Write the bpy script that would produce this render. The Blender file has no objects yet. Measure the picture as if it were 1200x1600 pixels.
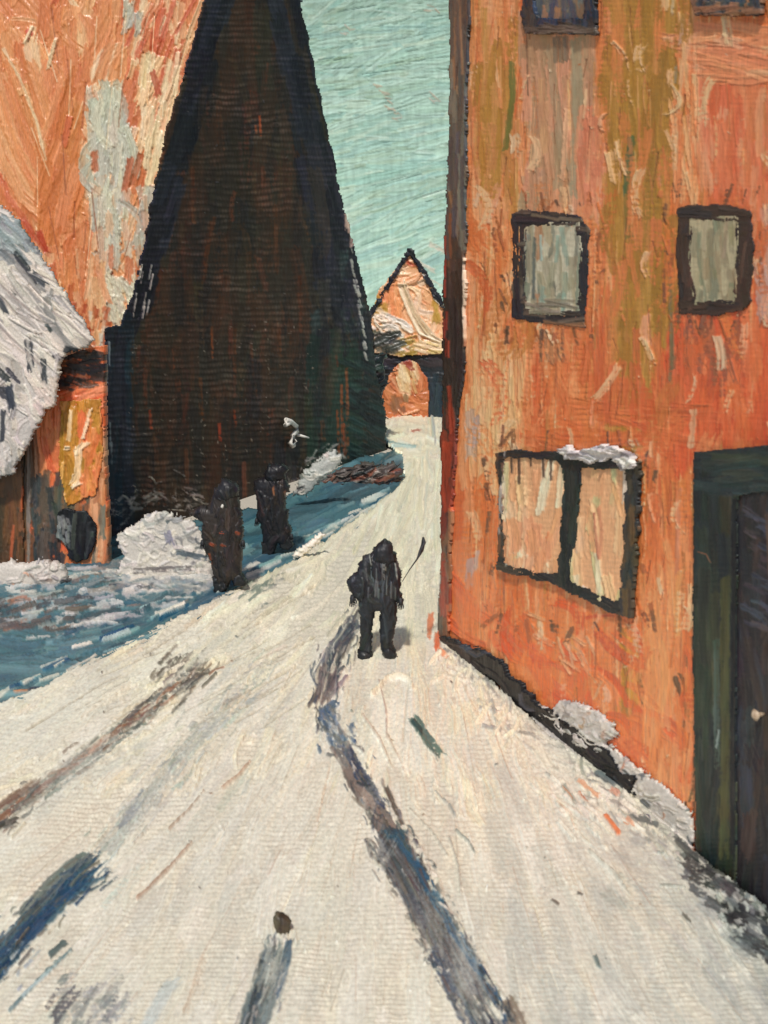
import bpy, math
import numpy as np

# ---------------------------------------------------------------- camera, world, sun, exposure
SC = bpy.context.scene
COL = SC.collection
F, H0, CX, CY = 1800.0, 5.05, 600.0, 480.0        # focal length in photo pixels, eye height, horizon
cam_d = bpy.data.cameras.new('camera')
cam = bpy.data.objects.new('camera', cam_d); COL.objects.link(cam)
cam.location = (0, 0, H0); cam.rotation_euler = (math.radians(90), 0, 0)
cam_d.sensor_width = 36; cam_d.lens = F / 1600 * 36; cam_d.shift_y = -0.2
cam_d.clip_start = 0.1; cam_d.clip_end = 5000
cam_d.dof.use_dof = True; cam_d.dof.focus_distance = 29; cam_d.dof.aperture_fstop = 1.75
SC.camera = cam

SUN_EL, SUN_AZ = 49.0, 190.0                      # azimuth clockwise from +Y: behind the viewer, to the left
w = bpy.data.worlds.new("World"); SC.world = w; w.use_nodes = True
nt = w.node_tree; nt.nodes.clear()
sk = nt.nodes.new('ShaderNodeTexSky'); sk.sky_type = 'NISHITA'; sk.sun_disc = False
sk.sun_elevation = math.radians(SUN_EL); sk.sun_rotation = math.radians(SUN_AZ)
bg = nt.nodes.new('ShaderNodeBackground'); bg.inputs[1].default_value = 0.085
wo = nt.nodes.new('ShaderNodeOutputWorld')
nt.links.new(sk.outputs[0], bg.inputs[0]); nt.links.new(bg.outputs[0], wo.inputs[0])
sd = bpy.data.lights.new('sun', 'SUN'); sd.energy = 3.0; sd.angle = math.radians(4.0); sd.color = (1.0, 0.95, 0.885)
sun = bpy.data.objects.new('sun', sd); COL.objects.link(sun)
sun.rotation_euler = (math.radians(90 - SUN_EL), 0, math.radians(180 - SUN_AZ))
SC.view_settings.view_transform = 'Standard'; SC.view_settings.look = 'None'
SC.view_settings.exposure = 0.0; SC.view_settings.gamma = 1

# ---------------------------------------------------------------- noise
RNG = np.random.default_rng(7)
TILE = RNG.random((256, 256)).astype(np.float32)
def vn(x, y):
    xi = np.floor(x).astype(np.int64); yi = np.floor(y).astype(np.int64)
    fx = x - xi; fy = y - yi
    fx = fx * fx * (3 - 2 * fx); fy = fy * fy * (3 - 2 * fy)
    a = TILE[yi & 255, xi & 255]; b = TILE[yi & 255, (xi + 1) & 255]
    c = TILE[(yi + 1) & 255, xi & 255]; d = TILE[(yi + 1) & 255, (xi + 1) & 255]
    return (a * (1 - fx) + b * fx) * (1 - fy) + (c * (1 - fx) + d * fx) * fy
def fbm(x, y, o=3):
    s = 0; a = 0.5; t = 0
    for k in range(o):
        s = s + a * vn(x * 2**k + 17.3 * k, y * 2**k + 5.1 * k); t += a; a *= 0.55
    return s / t
def sstep(a, b, x):
    t = np.clip((x - a) / (b - a), 0, 1); return t * t * (3 - 2 * t)
def srgb(c):
    c = np.clip(np.asarray(c, dtype=np.float32), 0, 1)
    return np.where(c <= 0.04045, c / 12.92, ((c + 0.055) / 1.055) ** 2.4)
def rgb(*a): return np.array(a, dtype=np.float32) / 255

# ---------------------------------------------------------------- surfaces: where a sight line meets a real plane
class Wall:                                       # vertical plane through p0 along d
    def __init__(s, p0, d):
        s.p0 = np.array([p0[0], p0[1], 0.0]); d = np.array([d[0], d[1], 0.0]); s.d = d / np.linalg.norm(d)
        n = np.array([s.d[1], -s.d[0], 0.0])
        if n @ (-s.p0) < 0: n = -n
        s.n = n
    def at(s, X, Y, off=0.0):
        rx = (X - CX) / F; rz = -(Y - CY) / F
        D = (s.n @ s.p0 + off) / (s.n[0] * rx + s.n[1])
        return np.stack([rx * D, D, H0 + rz * D], -1), D
    def normal(s, P): return s.n
class Ground:
    n = np.array([0, 0, 1.0])
    def at(s, X, Y, off=0.0):
        D = (H0 - off) * F / np.maximum(Y - CY, 1e-3)
        return np.stack([(X - CX) / F * D, D, np.full_like(D, off)], -1), D
    def normal(s, P): return s.n
class Dome:
    def __init__(s, R): s.R = R
    def at(s, X, Y, off=0.0):
        r = np.stack([(X - CX) / F, np.ones_like(X), -(Y - CY) / F], -1)
        r = r / np.linalg.norm(r, axis=-1, keepdims=True)
        return r * s.R + np.array([0, 0, H0]), np.full_like(X, s.R)
    def normal(s, P):
        v = np.array([0, 0, H0]) - P; return v / np.linalg.norm(v, axis=-1, keepdims=True)
GROUND = Ground()
def front(D): return Wall((0, D), (1, 0))
def dist_of(y): return H0 * F / (y - CY)

# ---------------------------------------------------------------- paint: strokes laid on a grid that becomes displaced geometry
def seg_coords(X, Y, pts):
    best = None
    s0 = 0.0
    for (ax, ay), (bx, by) in zip(pts[:-1], pts[1:]):
        L = math.hypot(bx - ax, by - ay) + 1e-6
        tx, ty = (bx - ax) / L, (by - ay) / L
        rx, ry = X - ax, Y - ay
        s = rx * tx + ry * ty; u = rx * ty - ry * tx
        if best is None:
            so, uo = s, u; sc = np.clip(s, 0, L); d = np.hypot(s - sc, u)
            best, S, U = d, s, u
            if len(pts) > 2: S = np.minimum(s, L)
        else:
            sc = np.clip(s, 0, L); d = np.hypot(s - sc, u)
            last = (bx, by) == tuple(pts[-1])
            m = d < best
            best = np.where(m, d, best)
            S = np.where(m, s0 + (np.maximum(s, 0) if last else sc), S); U = np.where(m, u, U)
        s0 += L
    return S, U, s0

class Canvas:
    def __init__(s, xs, ys, base, weave=(9.0, 5.0), wamp=0.5):
        s.xs = np.asarray(xs, np.float32); s.ys = np.asarray(ys, np.float32)
        s.X, s.Y = np.meshgrid(s.xs, s.ys)
        s.C = np.empty(s.X.shape + (3,), np.float32); s.C[:] = base
        tx = s.X + 5 * vn(s.X / 60, s.Y / 23) + 2.2 * vn(s.X / 19, s.Y / 8); ty = s.Y + 7.0 * vn(s.X / 75 + 9, s.Y / 60) + 3.4 * vn(s.X / 16 + 3, s.Y / 27)
        a, b = weave
        hor = np.abs(np.sin(np.pi * ty / a)); ver = np.abs(np.sin(np.pi * tx / b + 1.57 * (np.floor(ty / a) % 2)))
        s.W = (0.65 * hor + 0.35 * hor * ver) * (0.35 + 1.0 * vn(s.X / 9, s.Y / 7)) * (.6 + .8 * vn(s.X / 70 + 5, s.Y / 50))   # canvas threads
        s.H = wamp * s.W + 0.25 * vn(s.X / 2.2, s.Y / 2.2)
        s.C += ((s.W[..., None] - 0.45) * 0.02)
    def box(s, x0, y0, x1, y1):
        i0, i1 = np.searchsorted(s.xs, [x0, x1]); j0, j1 = np.searchsorted(s.ys, [y0, y1])
        return slice(j0, j1), slice(i0, i1)
    def stroke(s, pts, w, col, h=1.0, dry=0.0, var=0.05, op=1.0, bend=0.0, br=1.0, rag=0.35, edge=0.8):
        xs = [p[0] for p in pts]; ys = [p[1] for p in pts]; m = w + abs(bend) + 6
        sl = s.box(min(xs) - m, min(ys) - m, max(xs) + m, max(ys) + m)
        X = s.X[sl]; Y = s.Y[sl]
        if X.size == 0: return
        S, U, L = seg_coords(X, Y, pts)
        if bend: U = U - bend * 4 * np.clip(S / L, 0, 1) * (1 - np.clip(S / L, 0, 1))
        k0, k1 = RNG.random(2) * 200
        bn = 0.55 * vn(U * 0.27 / br + k0, S * 0.014 + k1) + 0.45 * vn(U * 0.58 / br + k1, S * 0.035 + k0)
        ew = w * (1 - rag * vn(S * 0.09 + k0, U * 0 + k1) * 0.8) + 1.3 * (bn - 0.5)
        endr = w * 1.1
        e0 = endr * vn(U * 0.35 + k1, U * 0 + k0); e1 = endr * 1.6 * vn(U * 0.35 + k0, U * 0 + k0)
        ew = ew + 2.2 * min(1, w / 5) * (vn(S * .21 + k1, U * .33 + k0) - .5)
        es = RNG.uniform(.8, 1.2 + min(3.0, w * .22))
        mk = sstep(-0.5 * es - .2, es, ew - np.abs(U)) * sstep(-1.0, 1.0, S - e0 + endr * .4) * sstep(-1.0, 1.0, L - e1 + endr * .6 - S)
        if dry > 0:
            g = 0.4 * bn + 0.17 * np.clip(s.W[sl], 0, 1) + 0.25 * vn((X + .6 * Y) / 6.3 + k0, (Y - .6 * X) / 6.3) + 0.18 * vn((X - .7 * Y) / 2.3 + k0, (Y + .7 * X) / 2.1)
            q = dry * 0.55 + 0.25 * dry * np.clip(S / L, 0, 1)
            mk = mk * sstep(q - 0.09, q + 0.10, g)
        mk = mk * op * (1 - .38 * (1 - bn) * (w > 2))
        c = np.asarray(col) + ((bn - 0.5) * 2 * var)[..., None] + (RNG.random(3).astype(np.float32) - 0.5) * var * 0.5 + ((vn(S * .03 + k0, U * .11 + k1) - .5) * 1.6 * var)[..., None] * RNG.uniform(.3, 1.2, 3).astype(np.float32)
        s.C[sl] = s.C[sl] * (1 - mk[..., None]) + c * mk[..., None]
        er = np.exp(-((np.abs(U) - ew + 0.6) / 1.1) ** 2)
        hh = h * (0.35 + 2.3 * (bn - 0.4) + edge * er)
        s.H[sl] = s.H[sl] * (1 - 0.75 * mk) + mk * (hh + 0.25 * (1 - min(1, h)) * s.W[sl])
    def dab(s, x, y, L, ang, w, col, **k):
        dx, dy = math.cos(ang) * L / 2, math.sin(ang) * L / 2
        s.stroke([(x - dx, y - dy), (x + dx, y + dy)], w, col, **k)
    def fill(s, n, area, ang, L, W, pal, h=(0.5, 1.2), dry=(0, 0.5), var=0.05, op=(0.8, 1), bend=0.1, br=1.0, edge=0.8, jit=0.12):
        poly = None
        if len(area) != 4 or hasattr(area[0], '__len__'):
            poly = area; xs = [p[0] for p in poly]; ys = [p[1] for p in poly]; bx = (min(xs), min(ys), max(xs), max(ys))
        else: bx = area
        cols = [p[0] for p in pal]; wt = np.array([p[1] for p in pal], float); wt /= wt.sum()
        k = 0
        while k < n:
            x = RNG.uniform(bx[0], bx[2]); y = RNG.uniform(bx[1], bx[3])
            k += 1
            if poly is not None and not pip(x, y, poly): continue
            a = (ang(x, y) if callable(ang) else ang) + RNG.normal() * jit
            l = RNG.uniform(*L); c = cols[RNG.choice(len(cols), p=wt)]
            s.dab(x, y, l, a, RNG.uniform(*W), c, h=RNG.uniform(*h), dry=RNG.uniform(*dry), var=var,
                  op=RNG.uniform(*op), bend=RNG.normal() * bend * l * 0.3, br=br, edge=edge)
    def scum(s, pts, n, sp, cols, L=(8, 34), W=(1.2, 3.4), dry=(.35, .75), jit=.2, h=(.4, 1.3), op=(.5, 1)):
        seg = [math.hypot(b[0] - a[0], b[1] - a[1]) for a, b in zip(pts[:-1], pts[1:])]; tot = sum(seg)
        for k in range(n):
            d = RNG.random() * tot; i = 0
            while d > seg[i] and i < len(seg) - 1: d -= seg[i]; i += 1
            a, b = pts[i], pts[i + 1]; t = min(1, d / seg[i]); o = RNG.normal() * sp
            nx, ny = -(b[1] - a[1]) / seg[i], (b[0] - a[0]) / seg[i]
            s.dab(a[0] + (b[0] - a[0]) * t + nx * o, a[1] + (b[1] - a[1]) * t + ny * o, RNG.uniform(*L), math.atan2(b[1] - a[1], b[0] - a[0]) + RNG.normal() * jit,
                  RNG.uniform(*W), cols[RNG.integers(len(cols))], h=RNG.uniform(*h), dry=RNG.uniform(*dry), op=RNG.uniform(*op), var=.06, bend=RNG.normal() * 2)
    def tone(s, gain, sat=1.0, con=1.0):
        m = s.C.mean(-1, keepdims=True); s.C = np.clip((m + (s.C - m) * sat) * np.array(gain, np.float32), 0, 1)
    def speck(s, n, area, pal, r=(1.2, 3.5), h=1.2):
        for k in range(n):
            x = RNG.uniform(area[0], area[2]); y = RNG.uniform(area[1], area[3])
            s.dab(x, y, RNG.uniform(1, 6), RNG.uniform(0, 3.1), RNG.uniform(*r), pal[RNG.integers(len(pal))], h=h * RNG.uniform(.4, 1), rag=.6)
    def scratch(s, pts, col, w=1.2, h=-0.9, op=.8):           # scored line / thin ridge
        s.stroke(pts, w, col, h=h, var=0.02, op=op, edge=0.2, rag=0.2)

def pip(x, y, poly):
    c = False; n = len(poly)
    for i in range(n):
        x0, y0 = poly[i]; x1, y1 = poly[i - 1]
        if (y0 > y) != (y1 > y) and x < (x1 - x0) * (y - y0) / (y1 - y0) + x0: c = not c
    return c
def sdf(X, Y, poly):                                       # positive inside
    d = np.full(X.shape, 1e9, np.float32); ins = np.zeros(X.shape, bool); n = len(poly)
    for i in range(n):
        x0, y0 = poly[i - 1]; x1, y1 = poly[i]
        ex, ey = x1 - x0, y1 - y0
        t = np.clip(((X - x0) * ex + (Y - y0) * ey) / (ex * ex + ey * ey + 1e-9), 0, 1)
        d = np.minimum(d, np.hypot(X - x0 - t * ex, Y - y0 - t * ey))
        if y0 != y1:
            ins ^= ((y0 > Y) != (y1 > Y)) & (X < (x1 - x0) * (Y - y0) / (y1 - y0) + x0)
    return np.where(ins, d, -d)
def rag_mask(X, Y, poly, amp=3.0, sc=9.0, seed=0):
    xr = X * .81 + Y * .59; yr = Y * .81 - X * .59
    xr = xr + 6 * vn(yr / 13.7, xr / 17.3); yr = yr + 6 * vn(xr / 11.3 + 40, yr / 19.1)
    n = .5 * vn(xr / (sc * 1.9) + seed * 7.7, yr / (sc * 1.6) + seed * 3.1) + .3 * vn(yr / (sc * .7) + 5, xr / (sc * .6) + seed) + .2 * vn(X / 2.3 + Y / 5.1, Y / 2.1 - X / 4.7)
    return sdf(X, Y, poly) + amp * (n - 0.5) * 2.6 > 0

# ---------------------------------------------------------------- mesh building
def mesh_from(name, V, Fq, colors=None, mat=None, smooth=True):
    me = bpy.data.meshes.new(name)
    V = np.asarray(V, np.float32); Fq = np.asarray(Fq, np.int32)
    me.vertices.add(len(V)); me.vertices.foreach_set('co', V.ravel())
    me.loops.add(Fq.size); me.loops.foreach_set('vertex_index', Fq.ravel())
    me.polygons.add(len(Fq)); me.polygons.foreach_set('loop_start', np.arange(0, Fq.size, Fq.shape[1], dtype=np.int32))
    me.update(calc_edges=True)
    me.polygons.foreach_set('use_smooth', np.full(len(Fq), smooth))
    if colors is not None:
        at = me.color_attributes.new('paint', 'FLOAT_COLOR', 'POINT')
        c4 = np.ones((len(V), 4), np.float32); c4[:, :3] = colors
        at.data.foreach_set('color', c4.ravel())
    if mat: me.materials.append(mat)
    me.validate(); me.update()
    return me

def link(name, me, parent=None, loc=None):
    o = bpy.data.objects.new(name, me); COL.objects.link(o)
    if parent is not None:
        o.parent = parent; loc = None
        off = world_of(parent)
    else:
        off = np.array(loc if loc is not None else (0, 0, 0), float)
        o.location = tuple(off)
    if me is not None and np.any(off):
        n = len(me.vertices); co = np.empty(n * 3, np.float32); me.vertices.foreach_get('co', co)
        co = co.reshape(-1, 3) - off.astype(np.float32); me.vertices.foreach_set('co', co.ravel()); me.update()
    return o
def world_of(o):
    p = np.zeros(3)
    while o is not None: p += np.array(o.location); o = o.parent
    return p
def thing(name, label, cat, loc, group=None):
    o = bpy.data.objects.new(name, None); COL.objects.link(o); o.location = loc; o.empty_display_size = .3
    return tag(o, label, cat, group)
def tag(o, label=None, cat=None, group=None, kind=None):
    if label: o['label'] = label
    if cat: o['category'] = cat
    if group: o['group'] = group
    if kind: o['kind'] = kind
    return o

ALB = 1.0
def to_albedo(C, k): return np.clip(srgb(C) * k, 0.004, 0.92)

def sheet(name, cv, surf, poly=None, off=0.0, hs=1.0, rag=(3, 9), thick=0.0, mat=None, parent=None, loc=None,
          k=1.0, mask=None, bulge=None):
    """one painted surface with real relief; 'thick' folds the rim back as a skirt"""
    P, D = surf.at(cv.X.astype(float), cv.Y.astype(float), off)
    N = surf.normal(P)
    hp = cv.H * (D / F) * hs
    P = P + N * hp[..., None]
    if bulge is not None: P = P + np.array([0, -1.0, 0]) * bulge[..., None]
    ny, nx = cv.X.shape
    ok = np.ones((ny, nx), bool)
    if poly is not None: ok &= rag_mask(cv.X, cv.Y, poly, rag[0], rag[1], len(name))
    if mask is not None: ok &= mask
    fm = ok[:-1, :-1] & ok[1:, :-1] & ok[:-1, 1:] & ok[1:, 1:]
    idx = np.arange(ny * nx).reshape(ny, nx)
    a, b, c, d = idx[:-1, :-1][fm], idx[:-1, 1:][fm], idx[1:, 1:][fm], idx[1:, :-1][fm]
    Q = np.stack([a, d, c, b], -1)
    V = P.reshape(-1, 3); C = to_albedo(cv.C, k).reshape(-1, 3)
    if thick > 0:
        fp = np.pad(fm, 1)
        E = []
        top = fm & ~fp[:-2, 1:-1]; bot = fm & ~fp[2:, 1:-1]; lef = fm & ~fp[1:-1, :-2]; rig = fm & ~fp[1:-1, 2:]
        E.append(np.stack([idx[:-1, 1:][top], idx[:-1, :-1][top]], -1)); E.append(np.stack([idx[1:, :-1][bot], idx[1:, 1:][bot]], -1))
        E.append(np.stack([idx[:-1, :-1][lef], idx[1:, :-1][lef]], -1)); E.append(np.stack([idx[1:, 1:][rig], idx[:-1, 1:][rig]], -1))
        E = np.concatenate(E)
        u, inv = np.unique(E, return_inverse=True); inv = inv.reshape(E.shape)
        Nv = np.broadcast_to(N, P.shape).reshape(-1, 3)
        sv = V[u] - Nv[u] * thick - (0 if bulge is None else 0)
        base = len(V)
        V = np.concatenate([V, sv]); C = np.concatenate([C, C[u]])
        Q = np.concatenate([Q, np.stack([E[:, 1], E[:, 0], inv[:, 0] + base, inv[:, 1] + base], -1)])
    used = np.unique(Q); remap = np.zeros(len(V), np.int64); remap[used] = np.arange(len(used))
    me = mesh_from(name, V[used], remap[Q], C[used], mat or PAINT)
    return link(name, me, parent, loc)

def inflate(mask, iters=260):
    """round cross-section depth (in grid cells) for a silhouette: sqrt of a Poisson solution"""
    h = np.zeros(mask.shape, np.float32); m = mask.copy()
    m[0] = m[-1] = False; m[:, 0] = m[:, -1] = False
    for it in range(iters):
        h[1:-1, 1:-1] = 0.25 * (h[:-2, 1:-1] + h[2:, 1:-1] + h[1:-1, :-2] + h[1:-1, 2:]) + 0.5
        h[~m] = 0
    return np.sqrt(h)

def feather(X, Y, f): return f * 2 * (.6 * vn((X + .5 * Y) / 2.6, (Y - .5 * X) / 2.6) + .4 * vn(X / 6.1 + Y / 9, Y / 5.3) - .5)
def lump(name, cv, D, poly, depth=1.0, cap=9.9, base_y=None, rag=(3, 9), mat=None, parent=None, loc=None, k=1.0, hs=1.0, back=True,
         push=0.0, extra=None, iters=260, lean=None, fe=0.0):
    """solid rounded body with the given outline at distance D; full thickness front and back"""
    step = float(cv.xs[1] - cv.xs[0])
    ok = rag_mask(cv.X, cv.Y, poly, rag[0], rag[1], len(name) + 3)
    if fe: ok = (sdf(cv.X, cv.Y, poly) + feather(cv.X, cv.Y, fe) + (ok * 2 - 1) * 2.0) > 0
    if extra is not None: ok |= extra
    cell = step * D / F
    dp = np.minimum(inflate(ok, iters) * cell * 1.25 * depth, cap)
    rx = (cv.X - CX) / F; rz = -(cv.Y - CY) / F
    P = np.stack([rx * D, np.full_like(rx, D), H0 + rz * D], -1).astype(float)
    fr = P.copy(); fr[..., 1] -= dp + push + np.where(ok, np.clip(cv.H, -2, 3) * (D / F) * hs * np.clip(dp / (cell * 2 + 1e-6), 0, 1), 0)
    bk = P.copy(); bk[..., 1] += dp * 0.85
    if lean is not None:                                   # snow lying in the angle of a wall and the ground
        Pw, Dw = lean.at(cv.X.astype(float), cv.Y.astype(float), .02); Dg = (H0 + .0) * F / (cv.Y.astype(float) - CY)
        Dm = np.minimum(Dw, Dg); P = np.stack([rx * Dm, Dm, H0 + rz * Dm], -1).astype(float)
        sm = sstep(-.6, .6, Dw - Dg)[..., None]
        dr = lean.n * (1 - sm * .6) + np.array([0, 0, 1.0]) * (sm * .8 + .1)
        hh = dp + np.where(ok, np.clip(cv.H, -2, 3) * (Dm / F) * hs * np.clip(dp / (cell * 2 + 1e-6), 0, 1), 0)
        fr = P + dr * hh[..., None]; bk = P - dr * (dp * .3)[..., None]
    ny, nx = ok.shape; idx = np.arange(ny * nx).reshape(ny, nx)
    fm = ok[:-1, :-1] & ok[1:, :-1] & ok[:-1, 1:] & ok[1:, 1:]
    # boundary ring verts belong to both sides
    a, b, c, d = idx[:-1, :-1][fm], idx[:-1, 1:][fm], idx[1:, 1:][fm], idx[1:, :-1][fm]
    Q = np.stack([a, d, c, b], -1)
    inner = np.zeros((ny, nx), bool)
    cnt = np.zeros((ny, nx), int)
    cnt[:-1, :-1] += fm; cnt[1:, :-1] += fm; cnt[:-1, 1:] += fm; cnt[1:, 1:] += fm
    rim = (cnt > 0) & (cnt < 4)
    if lean is None: fr[rim, 1] = D - push
    else: fr[rim] = P[rim]
    bi = np.where(rim, idx, idx + ny * nx)
    a, b, c, d = bi[:-1, :-1][fm], bi[:-1, 1:][fm], bi[1:, 1:][fm], bi[1:, :-1][fm]
    Q = np.concatenate([Q, np.stack([a, b, c, d], -1)])
    V = np.concatenate([fr.reshape(-1, 3), bk.reshape(-1, 3)]); C = to_albedo(cv.C, k).reshape(-1, 3); C = np.concatenate([C, C])
    used = np.unique(Q); remap = np.zeros(len(V), np.int64); remap[used] = np.arange(len(used))
    me = mesh_from(name, V[used], remap[Q], C[used], mat or PAINT)
    return link(name, me, parent, loc)

def prism(name, pts, vec, mat, parent=None, loc=None):
    """solid body behind a front outline (3-D points) pushed back along vec"""
    n = len(pts); V = [tuple(p) for p in pts] + [tuple(np.array(p) + np.array(vec)) for p in pts]
    me = bpy.data.meshes.new(name)
    me.from_pydata(V, [], [list(range(n)), list(range(2 * n - 1, n - 1, -1))] + [[(i + 1) % n, i, i + n, (i + 1) % n + n] for i in range(n)])
    me.materials.append(mat); me.update()
    import bmesh
    bm = bmesh.new(); bm.from_mesh(me); bmesh.ops.recalc_face_normals(bm, faces=bm.faces); bm.to_mesh(me); bm.free()
    return link(name, me, parent, loc)

def tube(pts, r, seg=8):
    """round tapering tube, returns verts, quads"""
    pts = [np.array(p, float) for p in pts]; V = []; Q = []
    for i, p in enumerate(pts):
        t = pts[min(i + 1, len(pts) - 1)] - pts[max(i - 1, 0)]; t /= np.linalg.norm(t) + 1e-9
        a = np.cross(t, [0.3, 0.2, 0.93]); a /= np.linalg.norm(a) + 1e-9; b = np.cross(t, a)
        rr = r[i] if hasattr(r, '__len__') else r
        for k in range(seg):
            th = 2 * math.pi * k / seg
            V.append(p + (a * math.cos(th) + b * math.sin(th)) * rr)
    for i in range(len(pts) - 1):
        for k in range(seg):
            q = (k + 1) % seg
            Q.append([i * seg + k, i * seg + q, (i + 1) * seg + q, (i + 1) * seg + k])
    V.append(pts[0]); V.append(pts[-1]); n = len(V)
    for k in range(seg):
        q = (k + 1) % seg
        Q.append([n - 2, q, k, n - 2]); Q.append([n - 1, (len(pts) - 1) * seg + k, (len(pts) - 1) * seg + q, n - 1])
    return V, Q
def tubes(name, lst, mat, parent=None, loc=None, seg=8):
    me = bpy.data.meshes.new(name); V = []; Q = []
    for pts, r in lst:
        v, q = tube(pts, r, seg); b = len(V); V += [tuple(x) for x in v]
        Q += [[j + b for j in dict.fromkeys(f)] for f in q]
    me.from_pydata(V, [], Q); me.materials.append(mat); me.update()
    me.polygons.foreach_set('use_smooth', np.full(len(me.polygons), True))
    return link(name, me, parent, loc)

# ---------------------------------------------------------------- materials
def paint_mat(name, rough=0.42, spec=0.5, bump=0.25, scale=60.0, stretch=(1, 1, 0.25)):
    m = bpy.data.materials.new(name); m.use_nodes = True; t = m.node_tree; p = t.nodes['Principled BSDF']
    a = t.nodes.new('ShaderNodeVertexColor'); a.layer_name = 'paint'
    tc = t.nodes.new('ShaderNodeTexCoord'); mp = t.nodes.new('ShaderNodeMapping'); mp.inputs['Scale'].default_value = stretch
    n1 = t.nodes.new('ShaderNodeTexNoise'); n1.inputs['Scale'].default_value = scale; n1.inputs['Detail'].default_value = 4
    t.links.new(tc.outputs['Object'], mp.inputs[0]); t.links.new(mp.outputs[0], n1.inputs['Vector'])
    hs = t.nodes.new('ShaderNodeHueSaturation'); mr = t.nodes.new('ShaderNodeMapRange')
    mr.inputs[1].default_value = 0.3; mr.inputs[2].default_value = 0.7; mr.inputs[3].default_value = 0.86; mr.inputs[4].default_value = 1.14
    t.links.new(n1.outputs[0], mr.inputs[0]); t.links.new(mr.outputs[0], hs.inputs['Value']); t.links.new(a.outputs[0], hs.inputs['Color'])
    t.links.new(hs.outputs[0], p.inputs['Base Color'])
    b = t.nodes.new('ShaderNodeBump'); b.inputs['Strength'].default_value = bump; b.inputs['Distance'].default_value = 0.01
    t.links.new(n1.outputs[0], b.inputs['Height']); t.links.new(b.outputs[0], p.inputs['Normal'])
    mr2 = t.nodes.new('ShaderNodeMapRange'); mr2.inputs[1].default_value = .3; mr2.inputs[2].default_value = .7
    mr2.inputs[3].default_value = rough - .1; mr2.inputs[4].default_value = rough + .15
    t.links.new(n1.outputs[0], mr2.inputs[0]); t.links.new(mr2.outputs[0], p.inputs['Roughness'])
    p.inputs['Specular IOR Level'].default_value = spec
    return m
def flat_mat(name, c1, c2, scale=4.0, rough=0.6):
    m = bpy.data.materials.new(name); m.use_nodes = True; t = m.node_tree; p = t.nodes['Principled BSDF']
    tc = t.nodes.new('ShaderNodeTexCoord'); mp = t.nodes.new('ShaderNodeMapping'); mp.inputs['Scale'].default_value = (1, 1, .2)
    n1 = t.nodes.new('ShaderNodeTexNoise'); n1.inputs['Scale'].default_value = scale; n1.inputs['Detail'].default_value = 6
    r = t.nodes.new('ShaderNodeValToRGB'); r.color_ramp.elements[0].position = .35; r.color_ramp.elements[1].position = .65
    r.color_ramp.elements[0].color = (*srgb(rgb(*c1)), 1); r.color_ramp.elements[1].color = (*srgb(rgb(*c2)), 1)
    t.links.new(tc.outputs['Object'], mp.inputs[0]); t.links.new(mp.outputs[0], n1.inputs['Vector']); t.links.new(n1.outputs[0], r.inputs[0])
    t.links.new(r.outputs[0], p.inputs['Base Color']); p.inputs['Roughness'].default_value = rough
    b = t.nodes.new('ShaderNodeBump'); b.inputs['Strength'].default_value = .6; b.inputs['Distance'].default_value = .03
    t.links.new(n1.outputs[0], b.inputs['Height']); t.links.new(b.outputs[0], p.inputs['Normal'])
    return m
PAINT = paint_mat('oil_paint')
PAINT_WALL = paint_mat('oil_paint_wall', rough=.36, scale=30)
PAINT_DARK = paint_mat('oil_paint_dark', rough=.42, spec=.3, scale=20)
PAINT_HALL = paint_mat('oil_paint_hall', rough=.62, spec=.16, scale=14)
PAINT_SNOW = paint_mat('oil_paint_snow', rough=.42, spec=.4, scale=30, stretch=(1, .5, 1))
PAINT_SKY = paint_mat('oil_paint_sky', rough=.55, spec=.1, scale=.6, bump=.1)
_t = PAINT_SKY.node_tree; _p = _t.nodes['Principled BSDF']
_t.links.new(_p.inputs['Base Color'].links[0].from_socket, _p.inputs['Emission Color']); _p.inputs['Emission Strength'].default_value = .3
M_ORANGE = flat_mat('ochre_plaster', (150, 85, 45), (205, 120, 70))
M_DARK = flat_mat('dark_boards', (22, 24, 30), (52, 40, 32))
M_GREY = flat_mat('dark_glove', (20, 22, 26), (45, 48, 52), 30)
M_WHITE = flat_mat('white_paint', (222, 216, 204), (240, 236, 226), 6, .4)
M_SNOW = flat_mat('snow_base', (170, 165, 158), (205, 195, 180), 2)

PI = math.pi
ST = 1.45                                                 # grid step in photo pixels
def rng(a, b, lo=-150, hi=1640, cs=14.0, st=ST):           # fine where the photo looks, coarser beyond it
    out = []
    if a < lo: out += list(np.arange(a, min(lo, b), cs))
    out += list(np.arange(max(a, lo), min(b, hi), st))
    if b > hi: out += list(np.arange(max(a, hi), b, cs))
    return np.array(out, np.float32)
K_SKY = .80; K_GND = 1.24; K_RIGHT = 1.3; K_FRONT = 1.15; K_TOWER = 1.55; K_BANK = 1.12

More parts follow.
